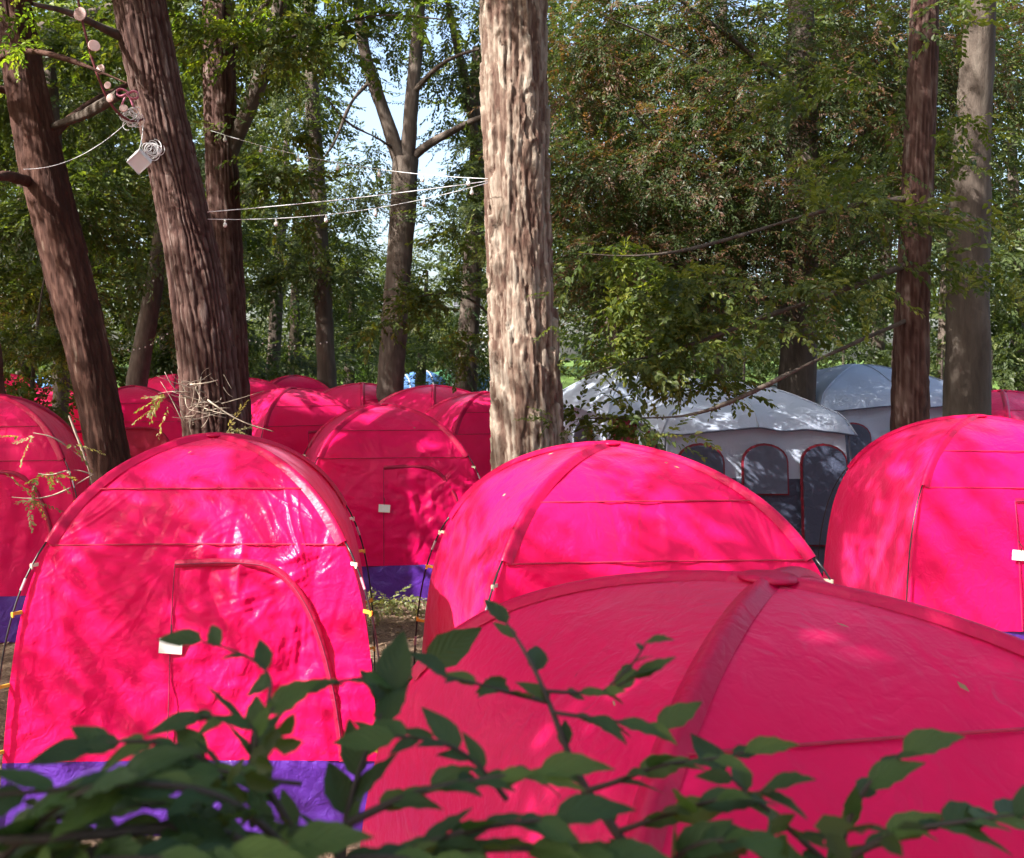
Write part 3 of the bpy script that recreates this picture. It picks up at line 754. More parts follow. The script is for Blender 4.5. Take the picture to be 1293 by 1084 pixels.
for k, (px, Y, hg, rd, n) in enumerate([(-60, 24, 12, 3.0, 380), (30, 27, 13, 3.2, 420), (120, 25, 12, 2.8, 380), (215, 28, 13, 3.0, 420), (290, 26, 12, 2.4, 340), (340, 32, 13, 2.6, 330),
                                        (-20, 36, 16, 4.0, 420), (90, 38, 17, 4.2, 440), (190, 40, 17, 4.2, 440), (280, 38, 16, 3.6, 400), (370, 36, 8.5, 2.6, 260), (440, 40, 6.6, 3.0, 260), (530, 42, 6.4, 3.0, 250), (590, 36, 6.6, 2.4, 240),
                                        (690, 30, 13, 3.0, 380), (770, 34, 14, 3.4, 400), (850, 31, 13, 3.2, 400), (930, 35, 15, 3.6, 420), (1010, 29, 13, 3.2, 400), (1100, 32, 14, 3.4, 420), (1190, 28, 13, 3.2, 400), (1290, 30, 14, 3.4, 420), (1360, 26, 13, 3.2, 340)]):
    wood_tree(px, Y, hg, rd, int(n * 1.45), 300 + k, 2.65)
# far mass that closes the view
rg = np.random.default_rng(91)
n = 4400
px = rg.uniform(-400, 1900, n); Yv = rg.uniform(50, 66, n)
top = np.where((px > 372) & (px < 612), 5.5, 21.0) + rg.normal(0, .8, n)
zt = np.where((px > 372) & (px < 612), 5.5, 21.0)
keep = ~(((px > 372) & (px < 612)) & (rg.random(n) > .45))
zz = rg.random(n) * top
pos = np.stack([(px - CX) * Yv / FPX, Yv, zz + gz(0, Yv)], 1)[keep]
V, F, A = foliage(pos, rg.normal(0, 1, (len(pos), 3)) * np.array((1, 1, .3)), 6.6, rg, TPL, (.45, .2))
tag(mk('far_wood', V, F, M['leaf_far'], attr=A), label='far wood closing the view behind the trees', cat='wood', kind='stuff')
# hedges: low ones in front of the wood
def hedge(label, x0, x1, Y, h, d, n, seed, mat='leaf_far', tint=(.4, .18)):
    xc = (x0 + x1) / 2
    e_, og_ = tree_at('hedge', (xc, Y), label=label, cat='hedge')
    r2 = np.random.default_rng(seed)
    pos = np.stack([r2.uniform(x0, x1, n), Y + r2.normal(0, d / 2.5, n), r2.random(n) ** .8 * h * r2.uniform(.8, 1.08, n)], 1)
    pos[:, 2] += gz(pos[:, 0], pos[:, 1])
    V, F, A = foliage(pos, r2.normal(0, 1, (n, 3)) * np.array((1, 1, .5)), 1.0, r2, TPL, tint)
    mk('foliage', V - og_, F, M[mat], e_, attr=A)
    for q in range(max(3, int((x1 - x0) / 1.2))):
        x = x0 + (q + .5) * 1.2
        if x < x1:
            MB().tube([(x - xc, 0, 0), (x - xc + .05, 0, h * .8)], .03, 5).build('stem', M['bark_dark'], e_)
hedge('dark clipped hedge on the far lawn behind the blue and green tents', 0.3, 6.6, 50, 2.2, 1.6, 900, 1)
hedge('loose pale green hedge left of the forked trunk beyond the tents', -6.0, 0.2, 44, 1.9, 1.6, 700, 2, 'leaf_lime', (.25, .2))
hedge('dark undergrowth beyond the tents at the far left', -15, -5.6, 30, 2.6, 2.2, 1100, 3)
hedge('dark undergrowth behind the white cabin tents', 7.5, 22, 25, 3.2, 2.2, 1100, 4)

# shrub at the left between the tents
sh, og = tree_at('bushy_sapling', (-4.3, 13.2), label='bushy sapling with yellowing leaves beside the leftmost tents', cat='shrub')
limb(sh, og, [og, og + np.array((.05, 0, 1.2)), P(45, 400, 13.2), P(60, 330, 13.2)], .04, .01, M['bark_dark'], 7, 20, 8, 'stem')
crown(sh, og, [(P(40, 480, 13), (.5, .5, .45), 60), (P(20, 420, 13.2), (.6, .5, .4), 60), (P(85, 450, 13.4), (.3, .4, .6), 50), (P(55, 515, 12.8), (.45, .3, .12), 22)], M['leaf'], 140, .8, TPL_FINE, (.6, .25), mul=1.8)
sp, og = tree_at('bare_sapling', (-2.12, 8.0), label='thin sapling with pale dry leaves beside the leaning reddish trunk', cat='shrub')
q0 = P(118, 600, 7.9)
limb(sp, og, [og, (og + q0) / 2 + np.array((.06, 0, 0)), q0, P(100, 555, 7.8), P(88, 545, 7.8), P(87, 525, 7.8)], .012, .003, M['twig'], 8, 30, 6, 'stem')
for e_ in ([P(118, 600, 7.9), P(90, 590, 7.8), P(60, 605, 7.7), P(48, 598, 7.7)], [P(112, 585, 7.9), P(80, 560, 7.8), P(62, 548, 7.7), P(42, 547, 7.7)], [P(116, 600, 7.9), P(70, 628, 7.7), P(40, 632, 7.6), P(15, 628, 7.6)]):
    limb(sp, og, e_, .005, .002, M['twig'], 9, 16, 5, 'twig')
crown(sp, og, [(P(65, 598, 7.7), (.14, .1, .05), 5), (P(45, 550, 7.7), (.1, .1, .03), 3), (P(45, 632, 7.6), (.18, .1, .03), 5), (P(78, 560, 7.7), (.1, .1, .05), 2)], M['leaf_pale'], 141, .42, TPL_FINE, (.5, .25), gaps=False)

# off to the left: unseen trees added so their crowns dapple the tents
for k, (x, y, hg, bl) in enumerate([(-7.5, 5.0, 9, [((-6.6, 4.2, 7.4), (2.3, 2.6, 1.6), 420), ((-8.6, 2.8, 9.2), (2.6, 2.6, 1.8), 420)]),
                                    (-10.5, 9.5, 10, [((-8.6, 8.4, 8.0), (2.4, 2.8, 1.8), 380), ((-11, 6.6, 10), (2.8, 2.8, 2), 380)]),
                                    (-6.0, 0.2, 9, [((-5.0, 1.0, 7.0), (2.4, 2.4, 1.6), 460), ((-3.2, -.6, 6.0), (2.0, 2.0, 1.2), 420)]),
                                    (-9.5, 16, 11, [((-8.6, 14, 8.6), (2.8, 3.0, 2.2), 360), ((-10.5, 12, 11), (2.8, 2.8, 2), 300)]),
                                    (-12.5, 22, 12, [((-11.0, 20, 8.5), (3.2, 3.4, 2.6), 380), ((-13.5, 17, 11), (3.2, 3.2, 2.4), 340)]),
                                    (-8.6, 12.0, 10, [((-7.2, 11.2, 7.6), (2.0, 2.6, 1.4), 320)])]):
    e_, og = tree_at('unseen_beech_tree', (x, y), label='tall unseen beech added left of the picture to shade the tents', cat='tree', group='beeches shading the tents from the left')
    BEECH = e_ if k == 0 else BEECH
    trunk_mesh('trunk', [(x, y, -.05), (x + .1, y, hg * .4), (x + .3, y - .1, hg * .8), (x + .6, y - .3, hg)], [.28, .23, .17, .08], M['bark_dark'], e_, og, 'rough', 14, 40, 500 + k)
    for c, r, n_ in bl:
        limb(e_, og, [(x + .15, y, hg * .6), ((x + c[0]) / 2, (y + c[1]) / 2, (hg * .6 + c[2]) / 2 + .3), c], .1, .02, M['bark_dark'], 520 + k, 20, 8)
    crown(e_, og, bl, M['leaf'], 510 + k, 2.1, TPL, mul=1.6)

rg = np.random.default_rng(404)  # unseen wood around the viewer, added to cut the sky light
for k, (x, y, hg) in enumerate([(-13, -4, 13), (-8, -9, 13), (-1, -9, 13), (5.5, -6, 12), (10, -1, 13), (13, 7, 13), (-15, 3, 13), (2, -16, 16), (-14, -14, 16), (14, -12, 16)]):
    e_, og = tree_at('unseen_woodland_tree', (x, y), label='unseen woodland tree added behind or beside the viewer, outside the picture', cat='tree', group='unseen wood added around the viewer')
    trunk_mesh('trunk', [(x, y, -.05), (x + .1, y, hg * .4), (x + .2, y - .1, hg * .7), (x + .2, y - .3, hg * .95)], [.3, .25, .18, .06], M['bark_dark'], e_, og, 'rough', 12, 30, 600 + k)
    bl = []
    for q in range(6):
        a_ = q * 2.4 + k
        bl.append(((x + 1.7 * math.cos(a_), y + 1.7 * math.sin(a_), hg * (.3 + .12 * q)), (2.6, 2.6, 1.5), 36))
    crown(e_, og, bl, M['leaf_far'], 610 + k, 4.2, TPL)
# a low bough added unseen to the nearest beech, shading the front tent's left
og = np.array(BEECH.location)
SH = [P(120, 690, 5.8), P(165, 640, 6.0), P(205, 605, 6.2), P(160, 690, 5.8), P(100, 745, 5.7), P(190, 655, 5.9), P(70, 830, 5.6), P(225, 700, 5.8)]
bl = [(q + SUNV * (5.2 + .15 * i_), (.17, .18, .13), 9) for i_, q in enumerate(SH)]
crown(BEECH, og, bl, M['leaf'], 333, 1.0, TPL_FINE, gaps=False, name='shade_bough')
for c, r, n_ in bl:
    limb(BEECH, og, [np.array((-7.4, 5.0, 5.4)), (np.array((-7.4, 5.0, 5.4)) + c) / 2 + np.array((0, 0, .3)), c], .04, .006, M['bark_dark'], 350, 16, 6)
# a high canopy added unseen over the camp to cut sun and sky light
for k, (x, y, z, n_) in enumerate([(2.5, 3.0, 9.5, 120), (6.5, 6.0, 10, 140), (7.5, 12, 10.5, 140), (-1, 13, 10.5, 120), (3.5, 14.5, 11.5, 120), (0.0, -1.5, 9.5, 120), (-3, 17, 11.5, 110), (-6.5, 19, 12, 110), (1, 18.5, 12, 110), (-1, 22, 13, 110), (4, 20, 12.5, 110)]):
    e_, og = tree_at('shade_canopy_tree', (x + (9 - x) * .3 if x > 5 else (x - 9.5 - .3 * k) if y < 16 else x - 13 - .3 * k, y - 3.2 if x < 5 else y + 1.5), label='tall unseen tree added above the picture to shade the camp', cat='tree', group='unseen trees added to shade the camp')
    trunk_mesh('trunk', [og, og + np.array((.1, .1, z * .5)), og * .5 + np.array((x, y, z * 1.4)) * .5, (x, y, z)], [.3, .24, .15, .05], M['bark_dark'], e_, og, 'rough', 12, 40, 640 + k)
    crown(e_, og, [((x, y, z), (3.2, 3.2, 1.3), n_)], M['leaf'], 650 + k, 2.6, TPL)

# near lit branches hanging in from above
br, og = tree_at('lime_tree', (-3.4, 10.6), label='slim lime-green sapling whose bright twigs cross the top left', cat='tree')
limb(br, og, [og, P(-25, 300, 10.4), P(-30, 100, 9.6), P(10, 42, 8.6), P(60, 62, 8.3), P(130, 85, 8.2), P(160, 105, 8.2)], .06, .006, M['bark_red'], 31, 60, 8, 'trunk')
crown(br, og, [(P(15, 60, 8.3), (.18, .15, .12), 8), (P(5, 5, 8.4), (.2, .2, .15), 10), (P(40, 10, 8.4), (.2, .2, .15), 8), (P(95, 60, 8.3), (.2, .15, .12), 4)], M['leaf_lime'], 150, .6, TPL_FINE, (.6, .25))
og = np.array(tr3.location)
limb(tr3, og, [P(284, 60, 12.4), P(340, 40, 12), P(395, 40, 11.4), P(430, 30, 11), P(480, 15, 10.4), P(560, 25, 10.2)], .04, .006, M['bark_dark'], 32, 50, 8)
limb(tr3, og, [P(395, 40, 11.4), P(340, 55, 11.2), P(300, 55, 11), P(260, 62, 10.8)], .02, .005, M['bark_dark'], 33, 30, 8)
crown(tr3, og, [(P(440, 25, 10.8), (.45, .3, .28), 26), (P(520, 20, 10.3), (.35, .3, .2), 18), (P(360, 30, 11.4), (.5, .3, .3), 30), (P(310, 60, 11), (.4, .3, .16), 18), (P(250, 20, 11), (.3, .3, .2), 14), (P(400, 50, 11), (.3, .3, .15), 12)], M['leaf_lime'], 151, .75, TPL_FINE, (.5, .25), name='lit_twigs', mul=1.3)['kind'] = 'stuff'  # brighter leaf colour stands in for sunlight on these twigs
mid, og = tree_at('hornbeam_sapling', (2.14, 14.2), label='hornbeam sapling with lit green sprays left of the peeling trunk', cat='tree')
limb(mid, og, [og, P(650, 480, 14), P(645, 420, 13.8), P(580, 350, 13), P(510, 380, 12.6)], .025, .006, M['bark_dark'], 34, 40, 8, 'trunk')
crown(mid, og, [(P(560, 370, 13), (.5, .4, .3), 40), (P(510, 385, 12.8), (.4, .3, .2), 24), (P(590, 430, 13.4), (.3, .4, .35), 26), (P(590, 310, 13.6), (.4, .4, .4), 34), (P(470, 405, 13), (.25, .3, .12), 10)], M['leaf'], 152, .85, TPL_FINE, (.62, .18), mul=1.5)

# ------------------------------------------------------------------ pink dome tents
NP_, MP_, TAP = 5.0, 1.8, 0.12
W0, H0 = 2.05, 2.05
def prof(t):
    t = np.asarray(t, float)
    return (1 - TAP * t) * np.clip(1 - t ** NP_, 0, 1) ** (1 / MP_) * W0 / 2
T_SK = 0.185                                             # top of the purple groundsheet
DOOR_U = [-.13, -.13, -.13, .2, .46, .58, .66, .72, .77, .80, .81]
DOOR_T = [T_SK, .5, .685, .69, .685, .655, .60, .52, .40, .28, T_SK]
def in_poly(u, t, pu, pt):
    c = np.zeros(u.shape, bool)
    n = len(pu); j = n - 1
    for i in range(n):
        cond = ((pt[i] > t) != (pt[j] > t)) & (u < (pu[j] - pu[i]) * (t - pt[i]) / (pt[j] - pt[i] + 1e-12) + pu[i])
        c ^= cond
        j = i
    return c

def wrinkle(X, Zl, u, t, seed, amt, front):
    """height of folds over the panel, metres"""
    r = np.random.default_rng(seed)
    d = (noise3(X * 3, Zl * 3, 0 * X + seed, 1) - .5) * .035 * amt
    # soft level folds low on the panel
    yw = Zl + (noise3(X * 2.2, Zl * 2, 0 * X, seed + 5) - .5) * .22
    d = d + .011 * amt * (.5 - np.abs(np.sin(yw * 27 + 2 * noise3(X * 2, Zl * 3, 0 * X, seed + 6))) ** .8) * np.clip(1.2 - t * 1.6, 0, 1) * noise3(X * 2.5, Zl * 4, 0 * X, seed + 8)
    # tension folds running from the shoulders and the door corner
    for ax, az, k, am in ((.80, 1.5, 11, .014), (-.82, 1.5, 9, .008), (-.12, 1.42, 9, .005), (.62, 1.3, 13, .012)):
        dx, dz = X - ax, Zl - az
        rr = np.hypot(dx, dz) + .02
        an = np.arctan2(dx, -dz) + .25 * (noise3(X * 3, Zl * 3, 0 * X, seed + k) - .5)
        f = 1 - np.abs(2 * noise3(an * k, rr * 2.2, 0 * X, seed + 2 * k) - 1)
        d = d + am * amt * (f ** 4 - .2) * np.exp(-((rr - .30) / .26) ** 2) * np.clip(noise3(an * 2.3, 0 * X, 0 * X, seed + 3 * k) * 2.4 - .7, 0, 1)
    # facets with straight sharp edges, as of cloth crumpled in its bag
    rot = r.uniform(.3, .8)
    wx = X + (noise3(X * 3.1, Zl * 3.1, 0 * X, seed + 70) - .5) * .22
    wz = Zl + (noise3(X * 2.7, Zl * 2.7, 0 * X, seed + 71) - .5) * .22
    px_, pz_ = wx * math.cos(rot) + wz * math.sin(rot), -wx * math.sin(rot) + wz * math.cos(rot)
    dm = np.exp(-(((X - .36) / .36) ** 4 + ((Zl - .95) / .50) ** 4)) if front else 0 * X
    for cell, am in ((.13, .016), (.065, .007)):
        gi, gj = px_ / cell, pz_ / (cell * 1.5)
        i_, j_ = np.floor(gi).astype(np.int64), np.floor(gj).astype(np.int64)
        fx, fy = gi - i_, gj - j_
        h = lambda a, b: hash3(a, b, 0 * a, seed + int(cell * 1000))
        h00, h10, h01, h11 = h(i_, j_), h(i_ + 1, j_), h(i_, j_ + 1), h(i_ + 1, j_ + 1)
        lin = np.where(fx > fy, h00 + (h10 - h00) * fx + (h11 - h10) * fy, h00 + (h11 - h01) * fx + (h01 - h00) * fy)
        d = d + am * amt * (lin - .5) * (2.3 * dm + 1.0 * np.clip(noise3(X * 1.9, Zl * 1.9, 0 * X, seed + 72) * 2.4 - .75, 0, 1))
    # sharp straight creases
    nC = int((150 if front else 60) * min(1.5, amt))
    for q in range(nC):
        if front and q % 5 < 4:
            cx_, cz_ = r.normal(.38, .24), r.normal(.92, .26)
        else:
            cx_, cz_ = r.uniform(-.9, .9), r.uniform(.3, 1.9)
        a = r.uniform(0, math.pi)
        L = r.uniform(.05, .22); sg = r.uniform(.007, .016); am = r.uniform(-.006, .007) * amt
        dx, dz = X - cx_, Zl - cz_
        al = dx * math.cos(a) + dz * math.sin(a); ac = -dx * math.sin(a) + dz * math.cos(a)
        m_ = np.exp(-(al / L) ** 4)
        d = d + am * m_ * np.clip(1 - np.abs(ac) / (sg * 3), 0, 1)
    # facets, as of cloth unfolded from its bag
    for q in range(5):
        a = r.uniform(0, math.pi); f = r.uniform(3.0, 7.0)
        ph = (X * math.cos(a) + Zl * math.sin(a)) * f + 1.5 * noise3(X * 2.4, Zl * 2.4, 0 * X, seed + 30 + q)
        tri = np.abs((ph % 1) - .5)
        mask = noise3(X * 2, Zl * 2, 0 * X, seed + 60 + q)
        d = d + .012 * amt * (tri - .25) * np.clip(mask * 2 - .7, 0, 1)
    return d

def panel_grid(side, nu, s0, s1, ns, seed, amt, front=False):
    """grid of one of the four faces; side 0 front, 1 right, 2 back, 3 left"""
    u = np.linspace(-1, 1, nu)
    s = np.linspace(s0, s1, ns)
    U, Sg = np.meshgrid(u, s, indexing='ij')
    Tt = 1 - (1 - Sg) ** 1.8
    Tt = np.clip(Tt, 0, 1)
    Wd = prof(Tt)
    sag = .045 * (1 - U ** 2) * np.sin(np.pi * np.clip(Tt, 0, 1)) * Wd
    X = Wd * U
    Yd = -(Wd - sag)
    Zl = Tt * H0
    edge = np.clip((1 - np.abs(U)) * 9, 0, 1) * np.clip((1.002 - Tt) * 14, 0, 1) * np.clip(Tt * 12, 0, 1)
    d = wrinkle(X, Zl * 1.0, U, Tt, seed, amt, front) * edge if amt > 0 else 0 * X
    V = np.stack([X, Yd - d * .93, Zl + d * .3], -1)
    a = side * math.pi / 2
    R = np.array([[math.cos(a), -math.sin(a), 0], [math.sin(a), math.cos(a), 0], [0, 0, 1]])
    return U, Tt, V @ R.T

def s_of(t):
    return 1 - (1 - t) ** (1 / 1.8)

def grid_faces(nu, ns):
    i, j = np.meshgrid(np.arange(nu - 1), np.arange(ns - 1), indexing='ij')
    a = i * ns + j
    return np.stack([a, a + ns, a + ns + 1, a + 1], -1).reshape(-1, 4)

def face_pt(u, t, proud=0.0):
    u = np.asarray(u, float); t = np.asarray(t, float)
    Wd = prof(t)
    sag = .045 * (1 - u ** 2) * np.sin(np.pi * t) * Wd
    return np.stack([Wd * u, -(Wd - sag) - proud * .95, t * H0 + proud * .3], -1)

def ribbon_on_face(us, ts, half, n, proud, thick=.004):
    c2 = smooth_path(np.stack([us, ts, 0 * np.asarray(us)], 1), n)
    C = face_pt(c2[:, 0], c2[:, 1], proud)
    T_ = np.gradient(C, axis=0); T_ /= np.linalg.norm(T_, axis=1)[:, None] + 1e-9
    nr = np.array((0, -.96, .28))
    sd = np.cross(T_, nr); sd /= np.linalg.norm(sd, axis=1)[:, None] + 1e-9
    V = np.stack([C - sd * half, C - sd * half * .5 + nr * thick * 1.5, C + sd * half * .5 + nr * thick * 1.5, C + sd * half], 1).reshape(-1, 3)
    i, j = np.meshgrid(np.arange(n - 1), np.arange(3), indexing='ij')
    a = i * 4 + j
    return V, np.stack([a, a + 1, a + 5, a + 4], -1).reshape(-1, 4)

def ridge_pt(k, t, out=0.0):
    a = -math.pi * 3 / 4 + k * math.pi / 2
    r = prof(t) * 2 ** .5 + out
    return np.stack([r * np.cos(a), r * np.sin(a), np.asarray(t, float) * H0], -1)

def panel_object(name, nu, s0, s1, ns, side, seed, amt, mat, root, front=False):
    U, Tt, V = panel_grid(side, nu, s0, s1, ns, seed, amt, front)
    return mk(name, V.reshape(-1, 3), grid_faces(nu, ns), mat, root, smooth=True)

def make_tent(label, group, res=(60, 60), sres=(30, 36), seed=0, amt=1.0, samt=None, detail=2, dark_door=False):
    root = empty('pink_tent', (0, 0, 0), label=label, cat='tent', group=group)
    samt = amt if samt is None else samt
    s_sk = float(s_of(T_SK))
    # front panel and its D-shaped door share one grid
    U, Tt, V = panel_grid(0, res[0], s_sk, 1.0, res[1], seed + 1, amt, True)
    Fc = grid_faces(res[0], res[1])
    uc = U.ravel()[Fc].mean(1); tc_ = Tt.ravel()[Fc].mean(1)
    ins = in_poly(uc, tc_, DOOR_U, DOOR_T)
    Vf = V.reshape(-1, 3)
    def sub(F):
        ids, inv = np.unique(F, return_inverse=True)
        return Vf[ids], inv.reshape(F.shape)
    v_, f_ = sub(Fc[~ins])
    mk('front_panel', v_, f_, M['pink'], root, smooth=True)
    v_, f_ = sub(Fc[ins])
    mk('door', v_, f_, M['inner'] if dark_door else M['pink'], root, smooth=True)
    for side, nm in ((1, 'side_panel'), (3, 'side_panel'), (2, 'back_panel')):
        panel_object(nm, sres[0], s_sk, 1.0, sres[1], side, seed + 10 + side, samt, M['pink'], root)
    gm_v, gm_f, o_ = [], [], 0
    n_ = max(8, res[0] // 2)
    for side in range(4):
        U, Tt, V = panel_grid(side, n_, 0.0, s_sk, max(5, n_ // 6), seed + 20 + side, amt * 1.6)
        gm_v.append(V.reshape(-1, 3)); gm_f.append(grid_faces(n_, max(5, n_ // 6)) + o_); o_ += len(gm_v[-1])
    mk('groundsheet', np.concatenate(gm_v), np.concatenate(gm_f), M['purple'], root, smooth=True)
    # seams and zip on the front
    if detail >= 1:
        for tq in (.735, .875):
            V_, F_ = ribbon_on_face(np.linspace(-.985, .985, 9), np.full(9, tq), .0045, 40, .006)
            mk('seam', V_, F_, M['seam'], root)
        V_, F_ = ribbon_on_face(DOOR_U[2:], DOOR_T[2:], .022, 60, .012, .008)
        fl = mk('zip_flap', V_, F_, M['flap'], root, smooth=True)
        V_, F_ = ribbon_on_face(DOOR_U[2:], np.array(DOOR_T[2:]) - .002, .004, 60, .022, .004)
        mk('zip', V_, F_, M['zip'], fl)
        V_, F_ = ribbon_on_face(DOOR_U[:3], DOOR_T[:3], .003, 24, .012, .003)
        mk('zip', V_, F_, M['zip'], root)
        tg = MB(); c = face_pt(-.125, .475, .03)
        tl = math.radians(4)
        R_ = np.array([[math.cos(tl), 0, math.sin(tl)], [0, 1, 0], [-math.sin(tl), 0, math.cos(tl)]])
        tg.box(c, (.125, .004, .082), R_)
        card = tg.build('tag', M['card'], root)
        cd = MB(); cd.tube([c + np.array((0, -.003, .04)), c + np.array((.006, -.01, .07)), face_pt(-.125, .53, .015)], .003, 5)
        cd.build('cord', M['pole'], card)
        band = MB()                                       # a creased cloth strip that hangs over the door
    MB().ball((0, 0, H0 + .012), .085, 16, 6, (1, 1, .22)).build('apex_cap', M['sleeve'], root, True)
    # pole sleeves, poles, clips
    for k in range(4):
        ts = 1 - (1 - np.linspace(float(s_of(.74)), 1.0, 26) * .999) ** 1.8
        C = ridge_pt(k, ts)
        a = -math.pi * 3 / 4 + k * math.pi / 2
        od = np.array((math.cos(a), math.sin(a), 0))
        Tn = np.gradient(C, axis=0); Tn /= np.linalg.norm(Tn, axis=1)[:, None]
        N_ = np.cross(np.cross(Tn, od), Tn); 
        N_ = od[None] - (od[None] * Tn).sum(1)[:, None] * Tn
        nn = np.linalg.norm(N_, axis=1)[:, None]; N_ = np.where(nn > .05, N_ / (nn + 1e-9), np.array((0, 0, 1.0)))
        N_[N_[:, 2] < 0] *= 1
        Sd = np.cross(Tn, N_)
        hw = .040
        # sides drop along the two faces, so the sleeve hugs the ridge
        sec = [(-hw, -.028 * 1), (-hw * .55, .006), (-.014, .017), (0, .021), (.014, .017), (hw * .55, .006), (hw, -.028)]
        flat_ = np.clip((ts - .8) / .2, 0, 1)
        V_ = np.stack([C + Sd * x + N_ * (y * (1 - .75 * flat_[:, None] * (y < 0)) + .004) for x, y in sec], 1).reshape(-1, 3)
        i, j = np.meshgrid(np.arange(len(ts) - 1), np.arange(6), indexing='ij')
        q = i * 7 + j
        mk('pole_sleeve', V_, np.stack([q, q + 1, q + 8, q + 7], -1).reshape(-1, 4), M['sleeve'], root, smooth=True)
        tp = np.linspace(.745, 0, 26)
        bow = .018 + .045 * np.sin(np.pi * np.clip((.745 - tp) / .745, 0, 1)) ** .7
        Cp = ridge_pt(k, tp) + np.outer(bow, od)
        pm = MB(); pm.tube(Cp, .0055, 6)
        pole = pm.build('pole', M['pole'], root, True)
        if detail >= 2:
            for q in (3, 14):
                MB().tube([Cp[q], Cp[q + 1]], .0075, 6).build('ferrule', M['ferrule'], pole)
            for ci, tq in enumerate((.69, .57, .38, .22)):
                iq = int(np.argmin(np.abs(tp - tq)))
                f0 = ridge_pt(k, np.array([tq]))[0]; f1 = Cp[iq] + od * .006
                cl = MB()
                cl.box((f0 + f1) / 2, (np.linalg.norm(f1 - f0), .008, .018), np.array([[od[0], -od[1], 0], [od[1], od[0], 0], [0, 0, 1]]))
                cl.tube([Cp[iq] + np.array((0, 0, -.016)), Cp[iq] + np.array((0, 0, .013))], .0085, 6)
                cl.build('clip', M['clip_w'] if ci == 0 else M['clip'], root)
    return root

def place(tent, x, y, rz, sx=1.0, sz=1.0):
    tent.location = (x, y, float(gz(x, y)) - .01)
    tent.rotation_euler = (0, 0, rz)
    tent.scale = (sx, sx, sz)

def copy_tree(o, parent=None):
    c = o.copy()
    COL.objects.link(c)
    if parent:
        c.parent = parent
    for ch in o.children:
        copy_tree(ch, c)
    return c

GT = 'pink dome tents pitched in rows'
tF = make_tent('large pink dome tent at front left, sunlit door with a white tag', GT, (210, 210), (40, 50), 1, 1.0, .8)
place(tF, -.914, 6.495, .015, 1.0, 1.0)
tR = make_tent('pink dome tent in front of the peeling trunk, its left side brightly lit', GT, (150, 150), (80, 90), 101, .9, 1.0)
place(tR, 1.47, 6.053, .073, .99, .99)
tN = make_tent('nearest pink tent, in shade behind the dark foreground leaves, cut by the bottom edge', GT, (80, 90), (130, 140), 201, .6, .55)
place(tN, 1.215, 3.052, .177, 1.07, .90)
tM = make_tent('pink tent with purple base between the two front tents, white tag on its door', GT, (130, 130), (40, 50), 301, 1.2, .8)
place(tM, .28, 11.985, .111, 1.0, 1.007)
tL = make_tent('pink tent cut by the left edge, behind the large front tent', GT, (70, 70), (50, 50), 401, .8, .8)
place(tL, -3.688, 10.285, .164, .98, 1.08)
tP = make_tent('pink tent with door darkened to look open behind the leaning reddish trunk', GT, (60, 60), (30, 36), 501, 1.0, .8, 1, True)
px2x = lambda px, Y: (px - CX) * Y / FPX
place(tP, px2x(168, 17), 17, .15)
far = make_tent('pink tent right of the thick furrowed trunk, behind the tagged middle tent', GT, (46, 46), (26, 32), 601, 1.1, 1.0, 1)
place(far, px2x(368, 16.3), 16.3, .5)
for label, px, Y, rz in [
    ('pink tent far back to the left of the furrowed trunk, half hidden by it', 222, 22.5, .9),
    ('small far pink tent showing just its top above the tent right of the furrowed trunk', 372, 22, .2),
    ('dark pink tent behind the middle one, under the forked trunk', 458, 18, .78),
    ('dark pink tent in front of the small blue and green tents', 548, 17.2, .70),
    ('pink tent mostly hidden by the peeling trunk, behind the middle tent', 612, 15.0, .3),
    ('pink tent seen just right of the furrowed trunk, deep in the rows', 312, 20.5, .4),
    ('far pink tent at the left edge under the bushy sapling', 8, 23, .2),
    ('pink tent glimpsed between the left edge tent and the dark-doored one', 62, 16.2, .8),
    ('pink tent in the shade at the foot of the furrowed trunk', 246, 17.5, .35),
    ('pink tent right of the grey cabin tents, beside the overhanging tree', 1235, 9.2, -.1),
    ('pink tent at the far right behind the overhanging tree', 1265, 15.5, .3)]:
    c = copy_tree(far)
    c['label'] = label
    place(c, px2x(px, Y), Y, rz)

